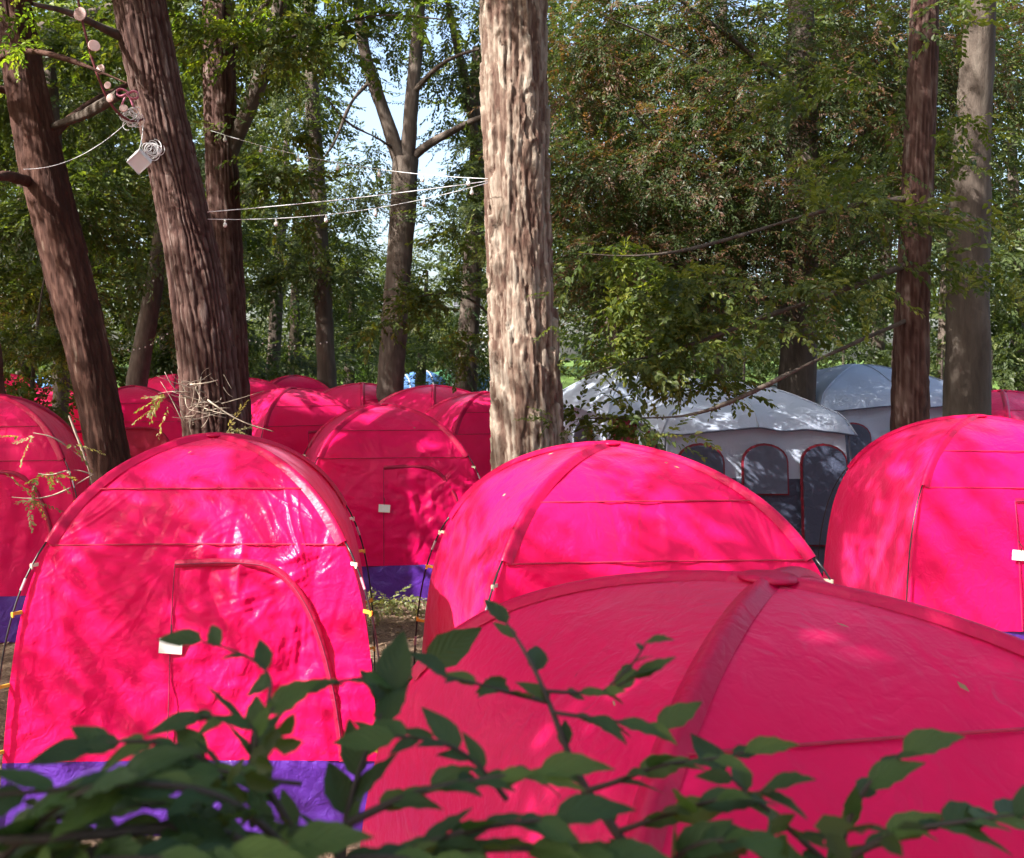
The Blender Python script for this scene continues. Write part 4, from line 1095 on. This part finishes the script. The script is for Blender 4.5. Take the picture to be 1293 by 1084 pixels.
# ------------------------------------------------------------------ cabin tents
def cabin(label, x, y, rz, W, D, Hw, Hr, door_side):
    root = empty('cabin_tent', (x, y, float(gz(x, y))), rz, label=label, cat='tent', group='white and grey cabin tents')
    def wall_pts(z):                                     # the walls lean in towards the eave
        k = 1 - .10 * z / Hw
        return W / 2 * k, D / 2 * k
    zs = 1.12
    for nm, z0, z1, mt in (('lower_wall', 0, zs, 'cabin_grey'), ('upper_wall', zs, Hw, 'cabin_white')):
        V, F, o_ = [], [], 0
        for side in range(4):
            nu, nz = 22, 10
            uu, zz_ = np.meshgrid(np.linspace(-1, 1, nu), np.linspace(z0, z1, nz), indexing='ij')
            hx, hy = wall_pts(zz_)
            if side % 2 == 0:
                sg = -1 if side == 0 else 1
                v = np.stack([uu * hx, sg * hy, zz_], -1)
                nrm = np.array((0, sg, 0))
            else:
                sg = 1 if side == 1 else -1
                v = np.stack([sg * hx, uu * hy, zz_], -1)
                nrm = np.array((sg, 0, 0))
            d = -(1 - uu ** 2) * .05 + (noise3(uu * 4, zz_ * 3, 0 * uu + side, 17) - .5) * .07 * np.clip((1 - abs(uu)) * 6, 0, 1)
            v = v + d[..., None] * nrm
            V.append(v.reshape(-1, 3)); F.append(grid_faces(nu, nz) + o_); o_ += nu * nz
        mk(nm, np.concatenate(V), np.concatenate(F), M[mt], root, smooth=True)
    # pillowy hipped roof with an overhanging, scalloped eave
    nu = 44
    a, b_ = np.meshgrid(np.linspace(-1, 1, nu), np.linspace(-1, 1, nu), indexing='ij')
    rr = np.maximum(abs(a), abs(b_))
    k = .9 + .07
    hgt = Hw + .02 + (Hr - Hw) * (1 - rr ** 1.7) 
    sc_ = np.where(rr > .999, 1, 0)
    al = np.where(abs(a) > abs(b_), b_, a)
    drop = -.16 * np.clip((rr - .90) / .10, 0, 1) * (.55 + .45 * al ** 2)
    wob = (noise3(a * 4, b_ * 4, 0 * a, 23) - .5) * .05
    mk('roof', np.stack([a * (W / 2 * k + .03), b_ * (D / 2 * k + .03), hgt + drop + wob], -1).reshape(-1, 3), grid_faces(nu, nu), M['cabin_white'], root, smooth=True)
    def roof_pt(u_, v_):
        r_ = max(abs(u_), abs(v_)); al_ = v_ if abs(u_) > abs(v_) else u_
        z_ = Hw + .02 + (Hr - Hw) * (1 - r_ ** 1.7) - .16 * min(1, max(0, (r_ - .9) / .1)) * (.55 + .45 * al_ ** 2) + (float(noise3(np.array(u_ * 4.), np.array(v_ * 4.), np.array(0.), 23)) - .5) * .05
        return (u_ * (W / 2 * k + .03), v_ * (D / 2 * k + .03), z_ + .004)
    for ua, va in ((1, 1), (1, -1), (-1, 1), (-1, -1), (0, -1), (-1, 0), (1, 0)):
        MB().tube([roof_pt(ua * f_, va * f_) for f_ in np.linspace(0, 1.0, 24)], .010, 5).build('roof_seam', M['cabin_white'], root, True)
    MB().tube([roof_pt(f_, -1) for f_ in np.linspace(-1, 1, 40)], .011, 5).build('eave_hem', M['cabin_mesh'], root, True)
    def flat_patch(nm, pts, side, mt, pr=.045, par=None, thick=.02):
        """a panel laid on a wall: pts as (along, height)"""
        V, n_ = [], len(pts)
        for off in (0, thick):
            for q, z in pts:
                hx, hy = wall_pts(z)
                e = pr + off
                V.append((q, -hy - e + .04, z) if side == 'front' else (-hx - e + .04, -q, z))
        F = [tuple(range(n_, 2 * n_))] + [(i_, (i_ + 1) % n_, n_ + (i_ + 1) % n_, n_ + i_) for i_ in range(n_)]
        return mk(nm, V, F, M[mt], par or root)
    def arch(c, w_, z0, z1, n_=10):
        r_ = w_ / 2
        return [(c - r_, z0)] + [(c - r_ * math.cos(math.pi * i_ / n_), z1 - r_ * .8 + r_ * .8 * math.sin(math.pi * i_ / n_)) for i_ in range(n_ + 1)] + [(c + r_, z0)]
    if door_side:
        for sgn in (-1, 1):
            flat_patch('door', [(-W * .30 + sgn * .16 - .15, .02), (-W * .30 + sgn * .16 - .15, 1.80), (-W * .30 + sgn * .16 + .15, 1.80), (-W * .30 + sgn * .16 + .15, .02)], 'front', 'maroon', .06)
        wins = [(.10 * W, .34, 1.02, 1.66), (.36 * W, .36, 1.02, 1.66)]
        flat_patch('window', arch(-.12 * W, .3, 1.05, 1.62), 'front', 'cabin_mesh')
    else:
        wins = [(-.29 * W, .52, .35, 1.52), (.04 * W, .50, .95, 1.52), (.34 * W, .50, .35, 1.52)]
    for c, w_, z0, z1 in wins:
        fr = flat_patch('window_frame', arch(c, w_ + .05, z0 - .02, z1 + .025), 'front', 'maroon', .045)
        flat_patch('window', arch(c, w_, z0, z1), 'front', 'cabin_mesh' if z0 > .5 else 'cabin_grey', .068, fr)
    fr = flat_patch('window_frame', arch(.2, .62, .98, 1.64), 'side', 'maroon', .045)
    flat_patch('window', arch(.2, .56, 1.0, 1.61), 'side', 'cabin_mesh', .068, fr)
    for sx_ in (-1, 1):
        for sy_ in (-1, 1):
            pm = MB()
            pts = [(sx_ * (wall_pts(z)[0] + .03), sy_ * (wall_pts(z)[1] + .03), z) for z in (0, .6, 1.2, Hw - .12)]
            pm.tube(pts, .012, 6).build('pole', M['cabin_mesh'], root)
cabin('white and grey cabin tent with a maroon double door, just right of the peeling trunk', px2x(818, 15), 15.4, .18, 2.1, 2.4, 1.85, 2.42, True)
cabin('white and grey cabin tent with arched grey doors, right of the maroon-doored one', px2x(935, 13), 13.4, -.05, 2.3, 2.3, 1.78, 2.25, False)
cabin('white and grey cabin tent furthest right, behind the overhanging tree', px2x(1110, 16), 16.6, .1, 2.8, 2.4, 1.85, 2.4, False)

# ------------------------------------------------------------------ small tents and house far back
def small_tent(label, px, Y, rz, L, W, Hh, mat, mat2):
    x = px2x(px, Y)
    root = empty('tunnel_tent', (x, Y, float(gz(x, Y))), rz, label=label, cat='tent', group='small tents on the far lawn')
    nu, nv = 18, 14
    a, v = np.meshgrid(np.linspace(0, 1, nu), np.linspace(0, math.pi, nv), indexing='ij')
    sc_ = .45 + .55 * np.sin(np.clip(a * 1.5, 0, 1) * math.pi / 2) * (1 - .55 * np.clip((a - .65) / .35, 0, 1) ** 2)
    V = np.stack([(a - .5) * L, np.cos(v) * W / 2 * sc_, np.sin(v) ** .8 * Hh * sc_], -1).reshape(-1, 3)
    F = grid_faces(nu, nv)
    mk('flysheet', V, F, M[mat], root, smooth=True)
    for k, nm in ((0, 'end_panel'), (nu - 1, 'door')):
        mk(nm, V[k * nv:(k + 1) * nv], [tuple(range(nv))], M[mat2], root)
    pm = MB()
    for k in (5, 12):
        pm.tube(V[k * nv:(k + 1) * nv] * np.array((1, 1.01, 1.015)), .02, 5)
    pm.build('pole_sleeve', M['white_cord'], root, True)
small_tent('small blue and white tunnel tent on the far lawn', 524, 44, .35, 2.4, 1.7, .95, 'blue', 'cabin_white')
small_tent('small green tent beside the blue one on the far lawn', 556, 45, .1, 2.0, 1.6, .95, 'green_tent', 'green_tent')
small_tent('small dark blue tent right of the ivy-clad trunk on the far lawn', 612, 42, 2.6, 2.0, 1.7, 1.15, 'blue_dk', 'blue')
small_tent('pale blue tent seen through leaves at the far left', 38, 34, .2, 3.2, 2.4, 1.4, 'blue', 'cabin_white')

x = px2x(632, 62)
hs = empty('house', (x, 62, float(gz(x, 62))), -.1, label='white house with dark windows far behind the peeling trunk', cat='house')
def hbox(nm, c, d, mt, par=None):
    return MB().box(c, d).build(nm, M[mt], par or hs)
hbox('wall', (0, 3, 1.9), (5.0, 6, 3.8), 'render')
for q in (-1.6, -.2, 1.5):
    fr = hbox('window', (q, -.03, 1.7), (.75, .08, 1.3), 'render')
    hbox('pane', (q, -.08, 1.98), (.6, .04, .5), 'glass', fr)
    hbox('pane', (q, -.08, 1.40), (.6, .04, .5), 'glass', fr)
    hbox('sill', (q, -.10, 1.02), (.85, .16, .08), 'slate', fr)
MB().add([(-2.8, -.3, 3.8), (2.8, -.3, 3.8), (2.8, 6.3, 3.8), (-2.8, 6.3, 3.8), (-2.8, 3, 5.6), (2.8, 3, 5.6)], [(0, 1, 5, 4), (2, 3, 4, 5), (0, 4, 3), (1, 2, 5), (3, 2, 1, 0)]).build('roof', M['slate'], hs)

# ------------------------------------------------------------------ lights, lanterns and cords
def string_light(label, a, b, sag, nb, name='string_light', br=.02, r=.003, mat='white_cord', start=0.06, drop=.03):
    a, b = np.asarray(a), np.asarray(b)
    root = empty(name, tuple(a), label=label, cat='string lights' if nb else 'rope')
    s = np.linspace(0, 1, 40)
    pts = (1 - s)[:, None] * a + s[:, None] * b
    pts[:, 2] -= sag * 4 * s * (1 - s)
    mb = MB(); mb.tube(pts - a, r, 5)
    mb.build('cable', M[mat], root, True)
    first = None
    for q in range(nb):
        f = start + (1 - 2 * start) * q / max(1, nb - 1)
        p0 = np.array([np.interp(f, s, pts[:, k]) for k in range(3)]) - a
        if first is None:
            bm_ = MB(); bm_.ball((0, 0, -drop - br), br, 10, 7, (1, 1, 1.25)); bm_.tube([(0, 0, 0), (0, 0, -drop)], br * .45, 6)
            first = bm_.build('bulb', M['bulb'], root, True); o_ = first
        else:
            o_ = first.copy(); COL.objects.link(o_); o_.parent = root
        o_.location = tuple(p0)
string_light('upper white rope tied between the furrowed and the peeling trunk', P(262, 268, 8.9), P(616, 229, 9.3), .02, 0, 'rope', r=.004)
string_light('lower bulb string between the furrowed and the peeling trunk', P(262, 277, 8.9), P(616, 231, 9.3), .10, 6, r=.003, br=.018)
string_light('bulb string sloping down to the peeling trunk from the straight grey trunk', P(266, 165, 11), P(616, 226, 9.3), .10, 7, br=.02)
string_light('thin bulb string running left from the lantern to the leaning tree', P(160, 155, 8.6), P(30, 214, 8.3), .10, 0, 'cord', r=.003)
string_light('fairy lights across the trunk of the short leaning tree', P(150, 440, 17), P(215, 418, 18), .12, 9, 'fairy_lights', .012, .002, 'pole', drop=.0)
string_light('fairy lights strung under the trees right of the furrowed trunk', P(300, 425, 18), P(420, 430, 18), .12, 14, 'fairy_lights', .012, .002, 'pole', drop=.0)
string_light('fairy lights low in the leaves behind the leaning reddish tree', P(95, 330, 17), P(200, 350, 17), .3, 9, 'fairy_lights', .012, .002, 'pole', drop=.0)

gl = empty('garland', tuple(P(95, -20, 8.3)), label='dark red cord garland with pale paper discs hanging from the top left', cat='garland')
g0 = P(95, -20, 8.3)
cb = MB(); cb.tube(smooth_path([P(95, -20, 8.3), P(102, 20, 8.3), P(116, 75, 8.35), P(130, 115, 8.4), P(145, 142, 8.5), P(168, 158, 8.6), P(182, 150, 8.7)], 40) - g0, .011, 6)
cb.build('cord', simple('dark_red_cord', (0.13, 0.02, 0.025), .6, .2, 20), gl, True)
M['disc'] = fabric('pale_pink_paper', (0.66, 0.47, 0.45), (0.6, 0.4, 0.35), .4, .5, .2)
rg = np.random.default_rng(4)
for (px, py, r) in [(101, 18, .055), (119, 58, .05), (127, 88, .042), (136, 108, .03), (139, 124, .036), (156, 137, .036)]:
    c = P(px, py, 8.28) - g0
    k = 18; th = np.arange(k) * 2 * np.pi / k
    nrm = np.array((rg.normal(0, .3), -1, rg.normal(0, .3))); nrm /= np.linalg.norm(nrm)
    ax = np.cross(nrm, (0, 0, 1)); ax /= np.linalg.norm(ax); ay = np.cross(ax, nrm)
    ring = np.cos(th)[:, None] * ax * r + np.sin(th)[:, None] * ay * r
    V = np.concatenate([ring * .94 + nrm * .006 + c, ring + c, ring * .94 - nrm * .006 + c])
    F = [tuple(range(k)), tuple(range(2 * k, 3 * k))[::-1]] + [(i_ + o_, (i_ + 1) % k + o_, (i_ + 1) % k + o_ + k, i_ + o_ + k) for o_ in (0, k) for i_ in range(k)]
    mk('disc', V, F, M['disc'], gl)
# pink ribbon bow
rb = empty('ribbon', tuple(P(162, 120, 8.62)), label='pink ribbon tied round the furrowed trunk above the lantern', cat='ribbon')
mb = MB()
for q in (-1, 1):
    a_ = np.linspace(0, 2 * math.pi, 15)
    for w_ in (-.012, 0, .012):
        mb.tube(np.stack([q * (.045 - .045 * np.cos(a_)), w_ + 0 * a_ - .03, .030 * np.sin(a_) * (1 - .3 * np.cos(a_)) - .01 * q], 1), .008, 5)
    mb.tube(smooth_path([(0, -.03, 0), (q * .03, -.04, -.05), (q * .05, -.035, -.11)], 8), np.linspace(.007, .011, 8), 5)
mb.ball((0, -.035, 0), .016, 8, 5)
mb.build('bow', simple('pink_ribbon_cloth', (0.50, 0.16, 0.24), .5, .2, 20), rb, True)
# white box lantern
lt = empty('lantern', tuple(P(176, 204, 8.5)), .5, label='white box lantern hanging tilted from the furrowed trunk', cat='lantern')
Rl = np.array(Matrix.Rotation(.75, 3, 'Y') @ Matrix.Rotation(.5, 3, 'X'))
M['lantern'] = simple('white_lantern_plastic', (0.74, 0.72, 0.72), .4, .05, 6)
MB().box((0, 0, 0), (.13, .13, .13), Rl).build('shade', M['lantern'], lt)
fr = MB()
cs = [np.array((x_, y_, z_)) * .066 for x_ in (-1, 1) for y_ in (-1, 1) for z_ in (-1, 1)]
for i_ in range(8):
    for j_ in range(i_ + 1, 8):
        if abs(np.abs(cs[i_] - cs[j_]).sum() - .132) < 1e-6:
            fr.tube([Rl @ cs[i_], Rl @ cs[j_]], .006, 5)
fr.build('frame', M['white_cord'], lt)
hm = MB(); hm.tube(smooth_path([(0, 0, .1), (.03, .02, .2), (.06, .1, .32)], 10), .004, 5); hm.build('hanger', M['white_cord'], lt)
# coils of white cable on the trunk
for lab, c, n_ in (('coil of white cable tied to the furrowed trunk beside the lantern', P(194, 192, 8.68), 15), ('bundle of white fairy-light cable above the lantern', P(168, 150, 8.68), 17)):
    cl = empty('cable_coil', tuple(c), label=lab, cat='cable')
    mb = MB()
    for q in range(n_):
        a0 = rg.uniform(0, 6.28); rr_ = rg.uniform(.02, .065); ee = rg.uniform(.5, 1)
        ang = np.linspace(a0, a0 + rg.uniform(3.5, 6.5), 14)
        ti = rg.normal(0, .25)
        pts = rg.normal(0, .022, 3) + np.stack([np.cos(ang) * rr_, -.05 - rg.random() * .05 + np.sin(ang) * ti * rr_, np.sin(ang) * rr_ * ee * 1.2], 1) + rg.normal(0, .012, 3)
        mb.tube(pts, .0035, 4)
    mb.build('cable', M['white_cord'], cl)

# ------------------------------------------------------------------ litter and small plants on the ground
rg = np.random.default_rng(12)
n = 9000
xx = rg.uniform(-5, 4.5, n); yy = rg.uniform(3.2, 14, n)
pos = np.stack([xx, yy, gz(xx, yy) + (noise3(xx * 1.7, yy * 1.7, 0 * xx, 3) - .5) * .05 + (noise3(xx * 6, yy * 6, 0 * xx, 4) - .5) * .015 - .008], 1)
an = rg.random(n) * 6.28; ln = rg.uniform(.012, .045, n); wd = ln * rg.uniform(.2, .6, n)
tl = rg.normal(0, .25, (n, 2))
dx = np.stack([np.cos(an), np.sin(an), tl[:, 0]], 1) * ln[:, None]; dy = np.stack([-np.sin(an), np.cos(an), tl[:, 1]], 1) * wd[:, None]
V = np.stack([pos - dx, pos + dy + np.array((0, 0, .006)), pos + dx, pos - dy + np.array((0, 0, .006))], 1).reshape(-1, 3)
F = np.arange(4 * n).reshape(-1, 4)
M['litter'] = leaf_mat('fallen_leaf', [(0, (.06, .035, .022)), (.5, (.20, .125, .075)), (1, (.42, .31, .21))], .1, .8)
tag(mk('leaf_litter', V, F, M['litter'], attr=np.repeat(rg.random(n), 4)), label='brown leaf litter and wood chips on the ground between the tents', cat='leaf litter', kind='stuff')
for lab, px, Y, sc_ in [('low pale green weed at the foot of the purple-based middle tent', 500, 10.4, .5), ('low weed beside the right edge of the front tent', 470, 10.2, .4)]:
    x = px2x(px, Y)
    wd_ = empty('weed', (x, Y, 0), label=lab, cat='plant')
    crown(wd_, np.array((x, Y, 0)), [((x, Y, .16), (.24, .18, .06), 26)], M['leaf_pale'], 170 + px, sc_, TPL_FINE, (.2, .15), gaps=False, name='foliage')
    MB().tube([(0, 0, -.02), (0, 0, .15)], .006, 5).build('stem', M['twig'], wd_)

rg = np.random.default_rng(55)
V, F = [], []
for tt_, n_ in ((tF, 8), (tR, 12), (tM, 6), (tN, 7)):
    for q in range(n_):
        sd = rg.choice([0, 1, 3]); u_, t_ = rg.uniform(-.9, .9), rg.uniform(.86, .985)
        c = face_pt(u_, t_, .022); d = face_pt(u_ + .05, t_, .022) - c; e = face_pt(u_, t_ - .02, .022) - c
        d /= np.linalg.norm(d); e /= np.linalg.norm(e); a_ = rg.uniform(0, 6.28); L = rg.uniform(.008, .022)
        f_, g_ = d * math.cos(a_) + e * math.sin(a_), -d * math.sin(a_) + e * math.cos(a_)
        nr = np.cross(f_, g_)
        quad = np.array([c - f_ * L, c + g_ * L * .45 + nr * .004, c + f_ * L + nr * .003, c - g_ * L * .45])
        b_ = sd * math.pi / 2
        quad = quad @ np.array([[math.cos(b_), -math.sin(b_), 0], [math.sin(b_), math.cos(b_), 0], [0, 0, 1]]).T
        mw = Matrix.Translation(tt_.location) @ Matrix.Rotation(tt_.rotation_euler.z, 4, 'Z') @ Matrix.Diagonal((*tt_.scale, 1))
        F.append(tuple(range(len(V), len(V) + 4)))
        V += [tuple(mw @ Vector(v)) for v in quad]
tag(mk('fallen_leaves', V, F, M['litter'], attr=rg.random(len(V) // 4).repeat(4)), label='small dry leaves fallen on the roofs of the pink tents', cat='leaf litter', kind='stuff')

# ------------------------------------------------------------------ foreground shrub, out of focus
def leaf_shape(name, curl, fold, seed):
    r = np.random.default_rng(seed)
    nL = 9
    V, uv = [], []
    for i_ in range(nL):
        s = i_ / (nL - 1)
        wd = .25 * math.sin(math.pi * min(1, s ** .8)) ** .8 * (1 - .45 * s * s) if 0 < s < 1 else 0.004
        zc = -curl * s * s
        for q in (-1, -.5, 0, .5, 1):
            e = 1 + .05 * ((i_ % 2) * 2 - 1) * (abs(q) == 1)
            V.append((s, q * wd * e, zc + fold * abs(q) * wd + .012 * math.sin(s * 20 + q * 2) * abs(q)))
            uv.append((q * .35, s))
    F = grid_faces(nL, 5)
    me = mk(name, np.array(V), F, M['leaf_near'], None, True, uv=np.array(uv))
    COL.objects.unlink(me)
    return me.data
LEAF = [leaf_shape('leaf', c, f, q) for q, (c, f) in enumerate([(.12, .25), (.22, .15), (.05, .4), (.30, .3), (-.05, .2)])]
rg = np.random.default_rng(33)
shrub = empty('foreground_shrub', (-.25, 1.05, 0), label='dark leafy shrub out of focus in the immediate foreground', cat='shrub')
s0 = np.array((-.25, 1.05, 0.0))
leafN = [0]
def put_leaf(p, d, up, L):
    if leafN[0] >= 300:
        return
    d = np.asarray(d, float); d /= np.linalg.norm(d)
    y = np.cross(up, d); y /= np.linalg.norm(y); z = np.cross(d, y)
    o_ = bpy.data.objects.new('leaf', LEAF[rg.integers(0, len(LEAF))])
    COL.objects.link(o_)
    o_.parent = shrub
    R_ = np.eye(4); R_[:3, 0] = d * L; R_[:3, 1] = y * L * rg.uniform(.85, 1.15); R_[:3, 2] = z * L; R_[:3, 3] = np.asarray(p) - s0
    o_.matrix_local = Matrix(R_.tolist())
    leafN[0] += 1
def twig(pix, Ys, r0, r1, nleaf, L, start=.15, name='branch', mat='twig_dark'):
    pts = [P(a, b, y_) for (a, b), y_ in zip(pix, Ys)]
    sm = smooth_path(pts, 30)
    V, F = tube_arrays(sm, np.linspace(r0, r1, 30), 6)
    mk(name, V - s0, F, M[mat], shrub, smooth=True)
    T_ = np.gradient(sm, axis=0)
    for q in range(nleaf):
        f = start + (1 - start) * (q + .5) / nleaf
        i_ = min(29, int(f * 29))
        tn = T_[i_] / np.linalg.norm(T_[i_])
        sd = np.cross(tn, (0, 0, 1)); sd /= np.linalg.norm(sd) + 1e-9
        vert = np.cross(sd, tn)
        s = 1 if q % 2 else -1
        d = tn * .85 + sd * s * .5 + vert * s * .10 + rg.normal(0, .16, 3) * np.array((1, 1, .8)) - np.array((0, 0, .06))
        put_leaf(sm[i_], d, np.array((rg.normal(0, .3), -.30 + rg.normal(0, .28), 1.0)), 1.12 * L * rg.uniform(.6, 1.2))
    put_leaf(sm[-1], T_[-1] + rg.normal(0, .002, 3), np.array((0, -.5, 1.0)), L * 1.3)
# stems up from the ground
for e_ in ([(-.25, 1.05, 0), (-.3, 1.0, 1.0), tuple(P(-40, 1120, 1.05))], [(-.25, 1.05, 0), (-.1, 1.1, 1.0), tuple(P(420, 1150, 1.15))], [(-.25, 1.05, 0), (.15, 1.1, .9), tuple(P(860, 1180, 1.25))], [(-.25, 1.05, 0), (.35, 1.0, .8), tuple(P(1050, 1180, 1.3))]):
    V, F = tube_arrays(smooth_path(e_, 20), np.linspace(.016, .008, 20), 7)
    mk('stem', V - s0, F, M['twig_dark'], shrub, smooth=True)
# right-hand twig rising over the shaded tent
twig([(860, 1180), (781, 1050), (735, 1000), (710, 933), (692, 880), (663, 819), (640, 788)], [1.25, 1.3, 1.33, 1.36, 1.4, 1.45, 1.5], .008, .002, 7, .05)
twig([(692, 887), (640, 874), (604, 864), (565, 855)], [1.4, 1.38, 1.36, 1.35], .0035, .0015, 5, .05)
twig([(692, 873), (735, 876), (770, 872), (800, 856)], [1.4, 1.4, 1.4, 1.4], .0028, .0012, 6, .05)
twig([(699, 900), (740, 906), (785, 912), (830, 918)], [1.38, 1.36, 1.35, 1.34], .003, .0012, 6, .055)
twig([(735, 1000), (790, 985), (834, 962), (895, 962), (940, 950)], [1.33, 1.3, 1.28, 1.27, 1.26], .004, .0015, 9, .055)
twig([(781, 1050), (840, 1030), (900, 1010), (960, 1000)], [1.3, 1.25, 1.2, 1.18], .004, .0015, 8, .06)
twig([(815, 812), (808, 826), (796, 842), (770, 866)][::-1], [1.4, 1.4, 1.41, 1.42], .002, .001, 3, .035)
# the big clear leaf
put_leaf(P(538, 838, 1.75), P(612, 790, 1.75) - P(538, 838, 1.75), np.array((.3, -1, .55)), .112)
put_leaf(P(640, 858, 1.42), np.array((-.5, .1, -.25)), np.array((.2, -1, .5)), .05)
# left branches
twig([(420, 1150), (330, 1075), (260, 1040), (120, 1055), (0, 1065), (-60, 1060)], [1.15, 1.08, 1.02, .98, .95, .95], .009, .004, 14, .065)
twig([(420, 1150), (350, 1010), (300, 945), (338, 890), (409, 862), (459, 856)], [1.15, 1.18, 1.2, 1.22, 1.25, 1.28], .006, .0015, 12, .055)
twig([(330, 1030), (263, 955), (200, 935), (150, 935), (118, 940)], [1.12, 1.12, 1.12, 1.12, 1.12], .004, .0015, 10, .055)
twig([(310, 975), (330, 925), (300, 905), (255, 905)], [1.15, 1.15, 1.16, 1.16], .003, .0012, 6, .05)
twig([(338, 890), (345, 850), (310, 825), (255, 810)], [1.22, 1.3, 1.32, 1.34], .0025, .001, 4, .05)
twig([(420, 1150), (440, 1010), (470, 930), (490, 880)], [1.15, 1.2, 1.25, 1.3], .006, .002, 9, .07)
twig([(440, 1040), (520, 1000), (600, 985), (680, 975)], [1.15, 1.15, 1.15, 1.15], .005, .002, 12, .062)
twig([(420, 1150), (520, 1070), (620, 1040), (700, 1035)], [1.1, 1.08, 1.06, 1.05], .006, .002, 12, .065)
twig([(400, 1120), (300, 1000), (180, 985), (60, 1000), (-20, 1005)], [1.05, 1.02, 1.0, .98, .97], .006, .002, 14, .062)
twig([(-40, 1120), (40, 1050), (90, 1000), (150, 985)], [1.0, .98, .97, .97], .006, .002, 9, .065)
twig([(-40, 1120), (60, 1090), (160, 1085), (280, 1085)], [.98, .95, .93, .92], .006, .002, 10, .065)
twig([(420, 1150), (400, 1090), (470, 1080), (560, 1090)], [1.05, 1.0, .98, .97], .006, .002, 10, .065)
twig([(860, 1180), (840, 1090), (880, 1060), (930, 1060)], [1.2, 1.15, 1.12, 1.1], .006, .002, 8, .065)
twig([(1050, 1180), (1060, 1060), (1090, 990), (1140, 950)], [1.3, 1.3, 1.3, 1.3], .007, .002, 10, .06)
twig([(1055, 1100), (1000, 1050), (960, 1015), (930, 990), (915, 975)], [1.3, 1.28, 1.26, 1.28, 1.3], .005, .0015, 9, .055)
twig([(1060, 1090), (1130, 1050), (1200, 1040), (1280, 1030)], [1.25, 1.22, 1.2, 1.2], .005, .002, 11, .062)
twig([(380, 990), (330, 985), (270, 970), (215, 975)], [1.12, 1.1, 1.1, 1.1], .003, .0015, 8, .055)
twig([(640, 1010), (600, 960), (560, 935), (500, 930)], [1.2, 1.2, 1.2, 1.2], .0035, .0015, 8, .058)

twig([(-60, 1130), (40, 1088), (150, 1070), (260, 1078), (360, 1072)], [1.0, .98, .97, .96, .96], .006, .002, 14, .065)
twig([(-60, 1100), (30, 1045), (110, 1020), (210, 1015)], [1.05, 1.03, 1.02, 1.02], .005, .002, 10, .06)
twig([(480, 1150), (560, 1075), (660, 1070), (760, 1078)], [1.1, 1.06, 1.05, 1.05], .005, .002, 11, .06)
# the densest, lowest leaves of the shrub, too many and too blurred to pick apart
rg = np.random.default_rng(71)
n = 40
px = np.concatenate([rg.uniform(-60, 450, 28), rg.uniform(450, 900, 12)])
py = np.where(px < 470, rg.uniform(1030, 1120, n), rg.uniform(1070, 1130, n))
Yv = rg.uniform(1.0, 1.3, n)
pos = np.stack([(px - CX) * Yv / FPX, Yv, CAM_H - (py - CY) * Yv / FPX], 1)
dr = rg.normal(0, 1, (n, 3)) * np.array((1, .5, .15))
V, F, A = foliage(pos, dr, .42, rg, TPL_FINE, (.15, .12), .3)
mk('foliage', V - s0, F, M['leaf'], shrub, smooth=True, attr=A)['kind'] = 'stuff'
